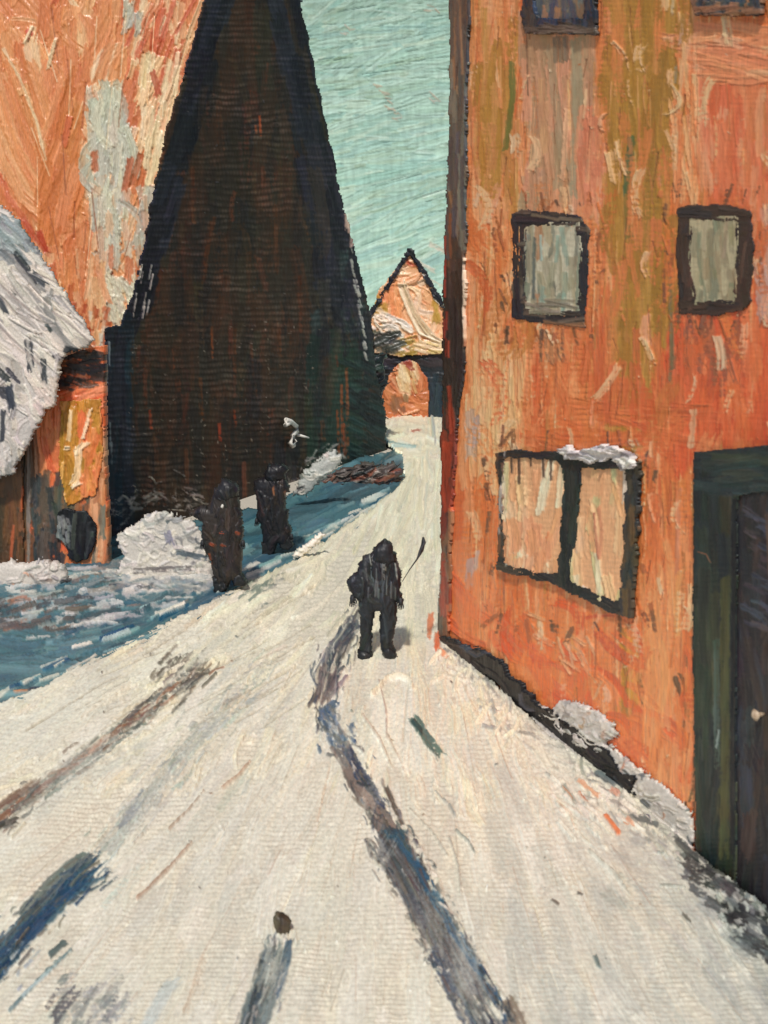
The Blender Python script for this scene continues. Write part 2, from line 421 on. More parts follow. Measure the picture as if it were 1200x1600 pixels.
# ================================================================ SKY
def build_sky():
    cv = Canvas(rng(-3200, 4400, 440, 740, 60), rng(-3200, 640, -20, 600, 60), rgb(160, 196, 182), (8, 5), .35)
    A = (430, -30, 760, 620)
    def ang(x, y):
        return -0.10 - 0.30 * sstep(150, 380, y) + 0.5 * (fbm(np.array(x / 90.), np.array(y / 60.)) - .5)
    pal = [(rgb(158, 196, 182), 4), (rgb(170, 205, 190), 3), (rgb(146, 190, 180), 2.5), (rgb(182, 209, 190), 1.4), (rgb(152, 184, 162), 1)]
    cv.fill(420, A, ang, (60, 190), (6, 14), pal, h=(.8, 1.5), dry=(0, .3), var=.035)
    cv.fill(60, (440, -20, 620, 110), -0.6, (60, 130), (6, 12), pal, h=(.8, 1.4), dry=(0, .3), var=.035)
    cv.fill(500, A, ang, (30, 110), (2, 5), pal, h=(.5, 1.2), dry=(.1, .5), var=.035)
    for x, y in [(545, 48), (588, 135), (600, 150), (615, 165), (625, 178), (680, 155), (676, 12)]:
        for k in range(4): cv.dab(x + RNG.normal() * 6, y + RNG.normal() * 5, 12, RNG.uniform(-.3, .8), 1.6, rgb(176, 172, 154), h=1.0, dry=.55)
    for k in range(26):
        x, y = RNG.uniform(480, 690), RNG.uniform(0, 390); a = ang(x, y); L = RNG.uniform(20, 80)
        cv.scratch([(x, y), (x + L * math.cos(a), y + L * math.sin(a))], rgb(112, 145, 135), .9, -1.3, .6)
    for x, y in [(655, 425), (668, 450), (680, 400)]: cv.dab(x + 8, y - 10, 40, .5, 4, rgb(196, 188, 172), h=1, dry=.5)
    cv.tone((1.0, .985, .985), .86)
    o = sheet('sky', cv, Dome(420), hs=1.6, k=K_SKY, mat=PAINT_SKY); tag(o, kind='structure')
build_sky()

# ================================================================ GROUND, ROAD, PAVEMENT
def build_ground():
    ys = np.concatenate([np.array([484, 490, 500, 515, 540, 580, 640]), np.arange(680, 2600, 40), [3200, 4500, 9000]]).astype(np.float32)
    cv = Canvas(np.arange(-6000, 7200, 150).astype(np.float32), ys, rgb(196, 188, 174), (40, 30), .2)
    o = sheet('ground', cv, GROUND, off=-0.10, hs=.5, k=K_GND, mat=PAINT_SNOW); tag(o, kind='structure')
build_ground()

ROAD = [(596, 652), (700, 646), (705, 990), (760, 1060), (860, 1150), (960, 1215), (1090, 1335), (1230, 1440), (1700, 1760), (1700, 2150), (-700, 2150),
        (-700, 1420), (-200, 1190), (0, 1098), (75, 1068), (135, 1034), (215, 995), (310, 950), (375, 918), (440, 888), (470, 872), (505, 845), (560, 812),
        (600, 782), (622, 762), (632, 745), (626, 715), (598, 690)]
def build_road():
    cv = Canvas(rng(-700, 1700, -150, 1300), rng(640, 2150, 640, 1620), rgb(204, 194, 178), (7.4, 6.6), .8)
    def ang(x, y):
        tx = 640 + (640 - x) * .55 if x < 640 else 640 + (640 - x) * .25
        return math.atan2(600 - y, tx - x)
    pal = [(rgb(206, 196, 180), 5), (rgb(216, 206, 188), 4), (rgb(196, 188, 174), 3), (rgb(224, 214, 194), 1.6), (rgb(200, 186, 168), 1.5), (rgb(186, 182, 172), .8)]
    up = [(rgb(226, 215, 192), 4), (rgb(218, 206, 182), 3), (rgb(208, 198, 176), 2), (rgb(232, 222, 202), 1)]
    cv.fill(1560, (-160, 1000, 1310, 1640), ang, (30, 140), (5, 16), pal, h=(.02, .3), dry=(.2, .7), var=.02, op=(.3, .7), jit=.25)
    cv.fill(900, [(300, 1000), (600, 700), (700, 640), (700, 1000), (1050, 1330), (700, 1250), (0, 1220), (0, 1090)], ang, (30, 110), (4, 13), up, h=(.7, 1.8), dry=(0, .5), var=.035, bend=.25)
    cv.fill(480, [(-150, 1160), (0, 1090), (460, 870), (600, 780), (640, 660), (690, 660), (690, 900), (300, 1120), (0, 1290)], lambda x, y: -.52 - .3 * sstep(300, 600, x), (25, 90), (2, 6), up, h=(.8, 1.7), dry=(0, .4), var=.05)
    cv.fill(160, (560, 660, 690, 900), lambda x, y: -1.1 if x < 640 else -1.5, (20, 70), (2, 6), up, h=(.8, 1.5), dry=(0, .4), var=.04)
    cv.fill(360, (-160, 1000, 1310, 1640), ang, (60, 180), (9, 24), [(rgb(214, 208, 196), 3), (rgb(206, 200, 186), 3), (rgb(222, 216, 204), 2)], h=(.25, .8), dry=(.3, .7), var=.02, jit=.15, bend=.15, op=(.5, .9))
    # cool greyish, thinly scraped snow lower right and by the door
    g = [(rgb(178, 178, 170), 3), (rgb(190, 186, 176), 3), (rgb(170, 168, 162), 1)]
    cv.fill(220, [(780, 1200), (1000, 1280), (1230, 1440), (1230, 1620), (820, 1620), (760, 1400)], ang, (40, 130), (6, 18), g, h=(.1, .5), dry=(.3, .8), var=.02, op=(.25, .6))
    cv.fill(110, [(300, 1000), (500, 1150), (300, 1300), (150, 1300)], ang, (40, 120), (3, 9), g, h=(.3, .8), dry=(.4, .8), op=(.3, .7))
    # scored lines that run with the street
    for k in range(230):
        x, y = RNG.uniform(0, 1200), RNG.uniform(960, 1600); a = ang(x, y) + RNG.normal() * .07; L = RNG.uniform(20, 130)
        c = [rgb(172, 162, 146), rgb(182, 170, 152), rgb(232, 224, 206), rgb(180, 152, 132), rgb(226, 216, 198)][RNG.integers(5)]
        cv.scratch([(x, y), (x + L * math.cos(a), y + L * math.sin(a))], c, RNG.uniform(.7, 1.4), RNG.uniform(-1.8, 1.6), .55)
    for k in range(60):
        x, y = RNG.uniform(20, 420), RNG.uniform(960, 1150); L = RNG.uniform(30, 130); a = -.5 + RNG.normal() * .06
        cv.scratch([(x, y), (x + L * math.cos(a), y + L * math.sin(a))], rgb(150, 136, 116), 1.1, -1.6, .6)
    # upper left brown-grey rut
    R1 = [(-40, 1312), (0, 1282), (60, 1236), (120, 1192), (175, 1150), (235, 1108), (318, 1040)]
    cv.stroke(R1, 14, rgb(98, 96, 90), h=.5, dry=.6, var=.08)
    cv.stroke([(x + 4, y + 10) for x, y in R1[2:6]], 10, rgb(78, 88, 92), h=.5, dry=.75, var=.08)
    cv.stroke(R1[:6], 6, rgb(112, 72, 54), h=.8, dry=.3, var=.12)
    cv.stroke([(112, 1196), (232, 1108)], 4, rgb(168, 112, 82), h=.8, dry=.7, var=.1)
    cv.stroke([(-10, 1268), (60, 1222)], 7, rgb(92, 66, 56), h=.6, dry=.4, var=.08)
    cv.stroke([(-10, 1296), (30, 1282)], 6, rgb(44, 40, 38), h=1, dry=.2)
    cv.fill(26, (235, 1020, 330, 1070), -.75, (12, 34), (2, 4), [(rgb(86, 80, 72), 1), (rgb(120, 112, 100), 1)], dry=(.5, .8))
    cv.fill(12, (370, 895, 440, 945), -.6, (20, 40), (2, 5), [(rgb(110, 118, 110), 1)], dry=(.6, .8))
    # faint blue-grey pull between the ruts
    cv.stroke([(160, 1335), (205, 1280), (250, 1225), (300, 1165), (355, 1108)], 17, rgb(164, 168, 162), h=.3, dry=.55, var=.03, op=.8)
    cv.stroke([(185, 1300), (230, 1235)], 9, rgb(128, 134, 136), h=.5, dry=.6)
    cv.stroke([(160, 1420), (230, 1340)], 6, rgb(176, 186, 184), h=.4, dry=.75, op=.6)
    # lower left blue rut
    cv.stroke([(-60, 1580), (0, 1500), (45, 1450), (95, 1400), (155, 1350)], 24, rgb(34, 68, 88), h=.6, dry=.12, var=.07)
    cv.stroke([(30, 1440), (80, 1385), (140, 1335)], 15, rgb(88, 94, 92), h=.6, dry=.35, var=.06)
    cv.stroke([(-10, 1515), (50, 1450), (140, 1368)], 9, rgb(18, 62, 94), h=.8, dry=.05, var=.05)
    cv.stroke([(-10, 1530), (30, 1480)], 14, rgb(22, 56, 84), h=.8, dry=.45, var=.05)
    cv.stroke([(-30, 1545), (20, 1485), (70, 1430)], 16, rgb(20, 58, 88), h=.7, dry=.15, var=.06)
    cv.fill(14, (0, 1460, 60, 1545), -.9, (10, 40), (2, 4), [(rgb(206, 198, 186), 1), (rgb(150, 160, 168), 1)], dry=(.5, .8))
    cv.stroke([(76, 1497), (104, 1472)], 6, rgb(62, 82, 84), h=.8, dry=.2)
    cv.stroke([(14, 1582), (60, 1534), (112, 1484)], 4, rgb(84, 110, 116), h=1.2, dry=.45)
    cv.stroke([(34, 1560), (100, 1500)], 3, rgb(176, 190, 190), h=1.2, dry=.5)
    cv.fill(34, (90, 1530, 200, 1625), -.9, (20, 70), (4, 12), [(rgb(108, 112, 114), 2), (rgb(150, 150, 146), 2), (rgb(70, 74, 82), .6)], dry=(.6, .85), h=(.3, .7))
    cv.stroke([(225, 1610), (262, 1545), (280, 1530)], 13, rgb(172, 182, 184), h=.6, dry=.4, op=.8)
    cv.stroke([(288, 1585), (320, 1490)], 5, rgb(200, 182, 160), h=.8, dry=.6)
    # short grey stroke in the middle foreground
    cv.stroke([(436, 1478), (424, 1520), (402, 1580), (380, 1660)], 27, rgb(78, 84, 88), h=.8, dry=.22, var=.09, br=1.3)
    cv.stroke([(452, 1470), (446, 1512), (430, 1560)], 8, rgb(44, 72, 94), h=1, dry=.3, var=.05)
    cv.stroke([(410, 1500), (398, 1560), (376, 1640)], 5, rgb(52, 58, 64), h=.8, dry=.4)
    cv.stroke([(425, 1500), (415, 1540)], 2.5, rgb(160, 170, 172), h=1.2, dry=.3)
    cv.fill(12, (412, 1455, 462, 1480), 1.4, (10, 26), (2, 4), [(rgb(214, 205, 190), 1)], h=(1, 1.6), dry=(.1, .4))
    # walker's shadow painted down-left from the feet, continuing as main rut to the right
    for k in range(34):
        t = RNG.random(); x = 548 - 45 * t + RNG.normal() * 9; y = 975 + 115 * t + RNG.normal() * 8
        cv.dab(x, y, RNG.uniform(26, 60), 2.1 + RNG.normal() * .12, RNG.uniform(1.5, 4.5), [rgb(88, 78, 80), rgb(60, 62, 74), rgb(116, 102, 100), rgb(170, 158, 148)][RNG.integers(4)], h=1.2, dry=.4, var=.08)
    cv.stroke([(556, 972), (530, 1008), (512, 1052)], 15, rgb(78, 74, 80), h=1, dry=.45, var=.1)
    cv.stroke([(512, 1048), (506, 1100)], 17, rgb(104, 94, 94), h=1, dry=.35, var=.08)
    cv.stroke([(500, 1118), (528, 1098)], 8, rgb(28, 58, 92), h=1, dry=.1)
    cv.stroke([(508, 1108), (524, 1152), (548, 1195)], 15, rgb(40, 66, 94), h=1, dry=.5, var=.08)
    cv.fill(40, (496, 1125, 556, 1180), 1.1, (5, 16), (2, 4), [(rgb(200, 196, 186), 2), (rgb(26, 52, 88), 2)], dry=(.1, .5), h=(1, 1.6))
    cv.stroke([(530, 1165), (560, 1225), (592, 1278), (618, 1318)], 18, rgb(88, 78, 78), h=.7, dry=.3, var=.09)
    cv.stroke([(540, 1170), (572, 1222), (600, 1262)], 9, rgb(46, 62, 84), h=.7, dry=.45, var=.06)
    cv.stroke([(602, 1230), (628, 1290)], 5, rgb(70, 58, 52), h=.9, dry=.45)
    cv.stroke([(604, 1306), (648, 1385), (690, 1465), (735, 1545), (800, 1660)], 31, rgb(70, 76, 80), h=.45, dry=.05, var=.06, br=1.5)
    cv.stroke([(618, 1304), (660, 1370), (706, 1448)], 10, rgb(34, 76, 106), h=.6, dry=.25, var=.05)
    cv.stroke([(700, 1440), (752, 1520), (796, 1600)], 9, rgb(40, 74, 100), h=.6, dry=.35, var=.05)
    cv.stroke([(600, 1306), (636, 1306)], 9, rgb(48, 78, 98), h=.8, dry=.25)
    cv.stroke([(594, 1300), (640, 1395), (680, 1475)], 6, rgb(66, 72, 80), h=.6, dry=.4)
    cv.stroke([(672, 1480), (712, 1560), (752, 1640)], 12, rgb(62, 74, 88), h=.5, dry=.4)
    cv.stroke([(790, 1560), (830, 1640)], 16, rgb(116, 102, 92), h=.5, dry=.5)
    for k in range(14): cv.dab(766 + RNG.normal() * 11, 1583 + RNG.normal() * 11, 20, 1.0, 3.5, rgb(206, 196, 182), h=1.3, dry=.2)
    cv.stroke([(628, 1360), (650, 1400)], 1.6, rgb(190, 186, 178), h=1.2)
    DG = [rgb(60, 62, 66), rgb(88, 82, 78), rgb(44, 54, 64), rgb(112, 106, 98), rgb(196, 188, 172), rgb(206, 196, 178)]
    MR = [(604, 1306), (648, 1385), (690, 1465), (735, 1545), (780, 1620)]
    cv.scum(MR, 110, 14, DG[:3] + [rgb(74, 80, 82), rgb(60, 56, 54)], L=(16, 60), W=(1, 3), jit=.08)
    for sg in (-1, 1): cv.scum([(x + 29 * sg, y - 12 * sg) for x, y in MR], 90, 4, DG, L=(8, 30), W=(1.2, 3.5), jit=.25)
    M2 = [(506, 1110), (524, 1152), (548, 1195), (575, 1245), (612, 1308)]
    cv.scum(M2, 110, 12, DG[:4] + DG[:3] + [rgb(190, 184, 172)] + [rgb(40, 62, 88)], L=(6, 26), W=(1.2, 3), jit=.35)
    cv.scum([(556, 965), (528, 1010), (512, 1056), (504, 1100)], 110, 13, [rgb(60, 58, 66), rgb(98, 88, 88), rgb(150, 140, 132), rgb(206, 196, 178), rgb(40, 50, 66)], L=(10, 40), W=(1, 2.4), jit=.2)
    cv.scum([(-10, 1290), (60, 1240), (120, 1196), (235, 1112), (325, 1035)], 230, 11, [rgb(96, 70, 56), rgb(70, 66, 62), rgb(112, 104, 94), rgb(140, 96, 72), rgb(72, 76, 76), rgb(204, 194, 176), rgb(196, 184, 166)], L=(8, 40), W=(1, 3), jit=.12)
    cv.scum([(160, 1335), (250, 1225), (300, 1165), (360, 1100), (420, 1040)], 130, 16, [rgb(150, 152, 146), rgb(170, 170, 162), rgb(196, 188, 174), rgb(176, 184, 176)], L=(14, 50), W=(1.5, 4), jit=.12, dry=(.5, .8))
    cv.scum([(-20, 1520), (45, 1450), (95, 1400), (158, 1345)], 150, 17, [rgb(50, 66, 76), rgb(80, 84, 82), rgb(24, 58, 84), rgb(24, 58, 84), rgb(96, 88, 78)], L=(10, 40), W=(1, 3.2), jit=.12)
    cv.scum([(440, 1475), (424, 1520), (402, 1580), (385, 1640)], 100, 14, [rgb(92, 98, 100), rgb(60, 66, 72), rgb(130, 134, 132), rgb(48, 66, 82), rgb(160, 156, 148)], L=(10, 40), W=(1, 3), jit=.1)
    cv.scum([(700, 1015), (850, 1160), (960, 1250), (1090, 1360)], 240, 16, [rgb(196, 188, 172), rgb(212, 204, 188), rgb(150, 146, 138), rgb(120, 118, 114), rgb(176, 170, 160)], L=(8, 40), W=(1.2, 4), jit=.5, h=(.8, 1.7), dry=(.1, .6))
    cv.scum([(1000, 1300), (1130, 1410), (1220, 1560)], 120, 40, [rgb(168, 166, 158), rgb(150, 150, 146), rgb(184, 178, 168)], L=(20, 80), W=(4, 12), jit=.2, h=(.1, .4), op=(.2, .5), dry=(.4, .8))
    for k in range(90):                              # broad warm and cool drifts of tone
        x, y = RNG.uniform(0, 1150), RNG.uniform(1000, 1600); cv.dab(x, y, RNG.uniform(60, 180), ang(x, y) + RNG.normal() * .2, RNG.uniform(14, 34),
            [rgb(192, 190, 182), rgb(212, 204, 188), rgb(206, 198, 184), rgb(184, 184, 178), rgb(218, 212, 198)][RNG.integers(5)], h=.05, dry=.55, op=.3, var=.015, edge=0)
    # smaller marks
    cv.stroke([(645, 1124), (662, 1150), (692, 1188)], 9, rgb(66, 84, 84), h=1.1, dry=.45, var=.05)
    cv.stroke([(643, 1126), (660, 1148)], 6, rgb(36, 56, 56), h=1.2, dry=.1)
    for a, b, c in [((592, 1062), (604, 1160), rgb(172, 138, 120)), ((566, 1120), (612, 1200), rgb(178, 148, 132)), ((604, 1150), (640, 1240), rgb(186, 160, 140)),
                    ((262, 1300), (318, 1236), rgb(150, 118, 96)), ((345, 1235), (392, 1192), rgb(168, 128, 104)), ((212, 1410), (300, 1318), rgb(150, 120, 98)),
                    ((680, 1240), (712, 1280), rgb(120, 122, 120)), ((712, 1300), (742, 1336), rgb(92, 96, 92)), ((702, 1310), (720, 1400), rgb(160, 150, 136)),
                    ((920, 1330), (985, 1400), rgb(168, 160, 148)), ((640, 1265), (700, 1340), rgb(170, 158, 140)), ((870, 1255), (900, 1300), rgb(196, 160, 132))]:
        cv.stroke([a, ((a[0] + b[0]) / 2 + 5, (a[1] + b[1]) / 2), b], 1.6, c * .6 + rgb(196, 184, 166) * .4, h=1.5, dry=.55)
    # curled ridge of paint under the walker
    cc = [(596 + 24 * (1 - math.cos(t)) , 1075 - 14 * math.sin(t)) for t in np.linspace(0, 3.6, 9)]
    cv.stroke(cc, 1.8, rgb(214, 200, 176), h=2.6); cv.stroke([(578, 1090), (598, 1074)], 1.6, rgb(214, 200, 176), h=2)
    cv.speck(50, (0, 980, 1200, 1600), [rgb(70, 60, 54), rgb(150, 120, 98), rgb(100, 106, 104), rgb(236, 228, 212)], r=(.8, 2), h=1)
    cv.speck(150, (300, 960, 1100, 1600), [rgb(232, 226, 210), rgb(196, 186, 170)], r=(1, 2.4), h=1.6)
    cv.dab(297, 1316, 3, 1, 3, rgb(60, 44, 42), h=1.6); cv.dab(933, 1505, 22, 1.2, 3.5, rgb(92, 106, 104), dry=.4)
    cv.dab(868, 1412, 16, .6, 3, rgb(90, 80, 72), dry=.4); cv.dab(905, 1398, 10, .3, 3, rgb(80, 76, 70), dry=.4); cv.dab(1072, 1435, 18, .8, 3.5, rgb(88, 88, 84), dry=.4)
    cv.dab(956, 1290, 40, .95, 4.5, rgb(206, 110, 66), h=1.4, dry=.2); cv.dab(910, 1248, 20, .8, 3, rgb(170, 92, 62), h=1.2, dry=.5)
    cv.dab(952, 1222, 52, .5, 6.5, rgb(78, 88, 88), h=1, dry=.15); cv.dab(1008, 1285, 52, .35, 6, rgb(84, 90, 90), h=1, dry=.25)
    cv.fill(40, (870, 1225, 1000, 1300), .8, (14, 44), (2, 6), [(rgb(216, 206, 190), 3), (rgb(196, 140, 110), .6), (rgb(150, 148, 140), 1)], h=(1, 1.8), dry=(.2, .6))
    # orange rubbed into the snow by the house corner
    cv.stroke([(674, 960), (670, 1000)], 5, rgb(206, 112, 70), h=1, dry=.4); cv.stroke([(684, 988), (682, 1020)], 6, rgb(196, 84, 46), h=1, dry=.35)
    cv.stroke([(686, 1016), (700, 1034)], 5, rgb(206, 130, 96), h=1, dry=.5); cv.stroke([(690, 900), (686, 960)], 3, rgb(160, 156, 148), h=1, dry=.4)
    cv.fill(70, [(690, 1010), (830, 1130), (800, 1170), (660, 1050)], 2.2, (20, 44), (1.5, 4), up, h=(.8, 1.6), dry=(0, .4), bend=.4)
    # dark grey strokes by the door
    cv.fill(190, [(1060, 1310), (1230, 1370), (1230, 1520), (1160, 1480), (1080, 1380)], .6, (18, 60), (5, 13), [(rgb(44, 46, 46), 3), (rgb(80, 84, 84), 1.5), (rgb(62, 66, 64), 1.5), (rgb(150, 150, 144), .7)], h=(.3, .8), dry=(.1, .7))
    cv.fill(60, [(1040, 1330), (1100, 1400), (1230, 1560), (1230, 1620), (1120, 1480)], .75, (30, 70), (8, 18), [(rgb(140, 144, 142), 2), (rgb(168, 168, 162), 2)], h=(.2, .6), dry=(.4, .8), op=(.3, .7))
    cv.fill(50, (1120, 1370, 1225, 1460), 1.0, (6, 22), (3, 7), [(rgb(196, 196, 188), 2), (rgb(120, 124, 124), 1)], h=(.8, 1.5), dry=(.3, .7))
    # far end of the street
    cv.fill(46, (600, 650, 690, 720), .15, (14, 50), (2.5, 6), up, h=(.9, 1.8), dry=(0, .4), bend=.4)
    cv.stroke([(592, 683), (606, 694), (650, 702)], 2.5, rgb(110, 150, 156), h=1.6, dry=.2); cv.stroke([(600, 700), (650, 704)], 3, rgb(170, 196, 196), h=1.6, dry=.3)
    cv.dab(650, 677, 16, -.1, 2.2, rgb(170, 96, 78), h=1.2, dry=.3)
    for k in range(7): cv.dab(676 + RNG.normal() * 6, 665 + RNG.normal() * 8, 36, 1.5, 1.6, rgb(180, 176, 164), h=1.2, dry=.3)
    cv.tone((.985, 1.0, .985), .98)
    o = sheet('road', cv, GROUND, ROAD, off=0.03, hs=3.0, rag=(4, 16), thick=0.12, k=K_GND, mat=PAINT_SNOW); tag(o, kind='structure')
build_road()

def build_shaded_pavement():  # teal-blue strokes paint the street shadow into the pavement's colour
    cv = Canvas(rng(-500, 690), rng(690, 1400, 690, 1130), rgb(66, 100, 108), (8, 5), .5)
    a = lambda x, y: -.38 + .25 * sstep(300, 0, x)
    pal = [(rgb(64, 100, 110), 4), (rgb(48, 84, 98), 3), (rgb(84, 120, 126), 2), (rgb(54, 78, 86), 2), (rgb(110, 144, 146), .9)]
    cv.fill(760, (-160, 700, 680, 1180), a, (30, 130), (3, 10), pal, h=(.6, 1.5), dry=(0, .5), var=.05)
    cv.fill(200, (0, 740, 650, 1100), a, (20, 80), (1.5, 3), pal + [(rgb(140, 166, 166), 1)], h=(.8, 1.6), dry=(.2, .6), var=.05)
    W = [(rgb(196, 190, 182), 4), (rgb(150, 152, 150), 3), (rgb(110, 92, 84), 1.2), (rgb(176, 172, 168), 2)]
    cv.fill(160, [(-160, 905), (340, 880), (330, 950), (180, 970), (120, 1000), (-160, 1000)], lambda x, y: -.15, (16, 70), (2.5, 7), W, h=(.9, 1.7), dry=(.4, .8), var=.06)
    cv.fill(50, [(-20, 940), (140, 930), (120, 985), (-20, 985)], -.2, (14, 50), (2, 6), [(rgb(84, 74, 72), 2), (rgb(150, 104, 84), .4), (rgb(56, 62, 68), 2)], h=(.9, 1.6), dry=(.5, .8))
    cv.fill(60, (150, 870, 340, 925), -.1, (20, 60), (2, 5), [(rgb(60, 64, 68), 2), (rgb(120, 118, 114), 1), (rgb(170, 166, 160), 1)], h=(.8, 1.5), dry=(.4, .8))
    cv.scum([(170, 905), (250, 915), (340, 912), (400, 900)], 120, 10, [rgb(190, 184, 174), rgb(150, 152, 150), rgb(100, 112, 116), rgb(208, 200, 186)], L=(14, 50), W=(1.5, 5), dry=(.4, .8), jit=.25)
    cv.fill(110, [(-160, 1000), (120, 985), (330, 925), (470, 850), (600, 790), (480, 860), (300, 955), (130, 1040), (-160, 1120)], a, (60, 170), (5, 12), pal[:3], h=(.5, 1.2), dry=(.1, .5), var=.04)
    cv.stroke([(200, 902), (332, 905)], 2.6, rgb(206, 202, 192), h=2, dry=.1)
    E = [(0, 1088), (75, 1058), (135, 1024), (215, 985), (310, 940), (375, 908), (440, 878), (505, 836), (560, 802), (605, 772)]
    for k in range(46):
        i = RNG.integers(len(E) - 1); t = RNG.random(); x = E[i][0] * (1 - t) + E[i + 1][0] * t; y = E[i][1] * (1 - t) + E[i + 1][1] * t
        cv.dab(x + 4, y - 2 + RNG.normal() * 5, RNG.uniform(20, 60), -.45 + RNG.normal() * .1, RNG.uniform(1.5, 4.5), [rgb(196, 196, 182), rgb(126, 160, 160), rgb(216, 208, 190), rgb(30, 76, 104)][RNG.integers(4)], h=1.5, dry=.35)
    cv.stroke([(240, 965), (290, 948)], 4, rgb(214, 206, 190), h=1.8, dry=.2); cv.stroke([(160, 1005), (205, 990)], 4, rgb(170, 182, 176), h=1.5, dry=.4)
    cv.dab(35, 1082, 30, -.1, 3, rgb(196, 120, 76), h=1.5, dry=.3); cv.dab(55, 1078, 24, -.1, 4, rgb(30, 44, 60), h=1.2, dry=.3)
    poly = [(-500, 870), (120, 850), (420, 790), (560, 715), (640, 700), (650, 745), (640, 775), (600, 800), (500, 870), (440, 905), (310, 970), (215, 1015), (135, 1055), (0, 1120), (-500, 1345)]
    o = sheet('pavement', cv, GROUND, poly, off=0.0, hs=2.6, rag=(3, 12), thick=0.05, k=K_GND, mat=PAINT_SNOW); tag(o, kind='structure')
build_shaded_pavement()

# ================================================================ DARK STEEP GABLED HALL
def build_hall():
    p0, p1 = (-6.02, 24.9), (0.0, 41.3); wl = Wall(p0, (p1[0] - p0[0], p1[1] - p0[1]))
    root = thing('gabled_hall', 'tall near-black hall with a steep gable running out of the picture, left of the street', 'building', (-6.02, 24.9, 0))
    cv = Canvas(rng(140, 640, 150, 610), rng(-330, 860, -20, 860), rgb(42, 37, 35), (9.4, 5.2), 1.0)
    nav = [(rgb(30, 33, 42), 4), (rgb(24, 27, 36), 3), (rgb(40, 44, 56), 2)]
    bro = [(rgb(58, 44, 34), 3), (rgb(48, 42, 34), 3), (rgb(40, 38, 36), 3), (rgb(70, 46, 32), 1.5), (rgb(52, 50, 40), 1.5)]
    V = PI / 2
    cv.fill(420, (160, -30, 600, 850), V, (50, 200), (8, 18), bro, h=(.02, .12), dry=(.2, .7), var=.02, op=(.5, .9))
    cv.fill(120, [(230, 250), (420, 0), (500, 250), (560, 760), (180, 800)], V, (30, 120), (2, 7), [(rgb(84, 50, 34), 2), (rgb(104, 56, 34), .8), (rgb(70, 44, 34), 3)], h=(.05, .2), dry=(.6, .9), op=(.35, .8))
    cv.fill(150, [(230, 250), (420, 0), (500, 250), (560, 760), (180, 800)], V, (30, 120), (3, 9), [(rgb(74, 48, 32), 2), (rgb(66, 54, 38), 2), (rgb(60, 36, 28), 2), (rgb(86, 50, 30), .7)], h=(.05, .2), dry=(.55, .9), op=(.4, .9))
    # navy outlines of the gable
    L = [(330, -30), (290, 120), (245, 300), (215, 430), (178, 505)]; R = [(462, -20), (490, 120), (520, 250), (545, 380), (570, 470)]
    for k in range(46):
        i = RNG.integers(4); t = RNG.random()
        x = L[i][0] * (1 - t) + L[i + 1][0] * t + RNG.uniform(4, 34); y = L[i][1] * (1 - t) + L[i + 1][1] * t
        cv.dab(x, y, RNG.uniform(60, 150), 1.87, RNG.uniform(6, 14), nav[RNG.integers(3)][0], h=.2, dry=.35, var=.03)
        x = R[i][0] * (1 - t) + R[i + 1][0] * t - RNG.uniform(4, 52); y = R[i][1] * (1 - t) + R[i + 1][1] * t
        cv.dab(x, y, RNG.uniform(60, 150), 1.36, RNG.uniform(6, 15), nav[RNG.integers(3)][0], h=.35, dry=.25, var=.03)
    cv.stroke([(468, -10), (492, 110), (524, 240), (548, 360), (574, 470)], 7, rgb(26, 30, 42), h=1, dry=.1, var=.03)
    cv.fill(60, (165, 500, 205, 850), V, (50, 120), (5, 11), nav + [(rgb(28, 46, 58), 2)], h=(.1, .5), dry=(.1, .6), var=.03)
    cv.fill(90, (490, 400, 600, 600), 1.4, (20, 80), (4, 10), nav + [(rgb(36, 54, 56), 2)], h=(.3, .9), dry=(.1, .6), var=.04)
    # green patch and orange under-painting
    cv.fill(60, (485, 555, 560, 720), V, (30, 110), (5, 12), [(rgb(34, 56, 46), 3), (rgb(26, 44, 42), 3), (rgb(40, 52, 36), 1)], h=(.1, .4), dry=(.1, .6), var=.03)
    cv.fill(70, (545, 560, 605, 730), .5, (16, 50), (3, 7), [(rgb(26, 44, 44), 3), (rgb(34, 60, 58), 2), (rgb(20, 30, 34), 2)], h=(.6, 1.3), dry=(0, .5), var=.04)
    for x, y0, y1, c in [(524, 552, 572, 0), (533, 600, 700, 1), (541, 575, 720, 1), (536, 660, 712, 1), (527, 640, 720, 1), (509, 560, 600, 2), (503, 655, 690, 2), (365, 510, 620, 2), (358, 500, 560, 2),
                         (330, 510, 560, 1), (312, 590, 650, 2), (366, 640, 668, 0), (342, 660, 690, 0), (234, 640, 672, 0), (316, 640, 660, 1), (405, 180, 215, 0), (398, 195, 212, 1), (300, 260, 350, 2), (410, 260, 330, 2),
                         (430, 320, 430, 2), (468, 430, 520, 2), (270, 545, 580, 1), (225, 560, 640, 2), (345, 420, 470, 2), (435, 500, 560, 2), (380, 720, 780, 2), (290, 700, 760, 2), (255, 720, 790, 2)]:
        cv.stroke([(x, y0), (x + 2, y1)], 2.6 if c < 2 else 4, [rgb(150, 64, 36), rgb(132, 72, 38), rgb(88, 52, 34)][c], h=.35, dry=.6, var=.06)
    cv.scum([(178, 800), (215, 785), (255, 772), (300, 785), (330, 800)], 90, 9, [rgb(176, 172, 164), rgb(120, 118, 114), rgb(150, 146, 140)], L=(8, 26), W=(1, 3.5), dry=(.55, .85), jit=.7)
    cv.scum([(440, 770), (480, 735), (520, 700), (540, 705)], 60, 8, [rgb(160, 160, 154), rgb(110, 112, 110)], L=(8, 24), W=(1, 3), dry=(.5, .85), jit=.7)
    # bare flecks of canvas
    cv.speck(240, (200, 500, 500, 790), [rgb(120, 112, 100), rgb(92, 84, 74), rgb(150, 142, 130)], r=(.5, 1.1), h=.7)
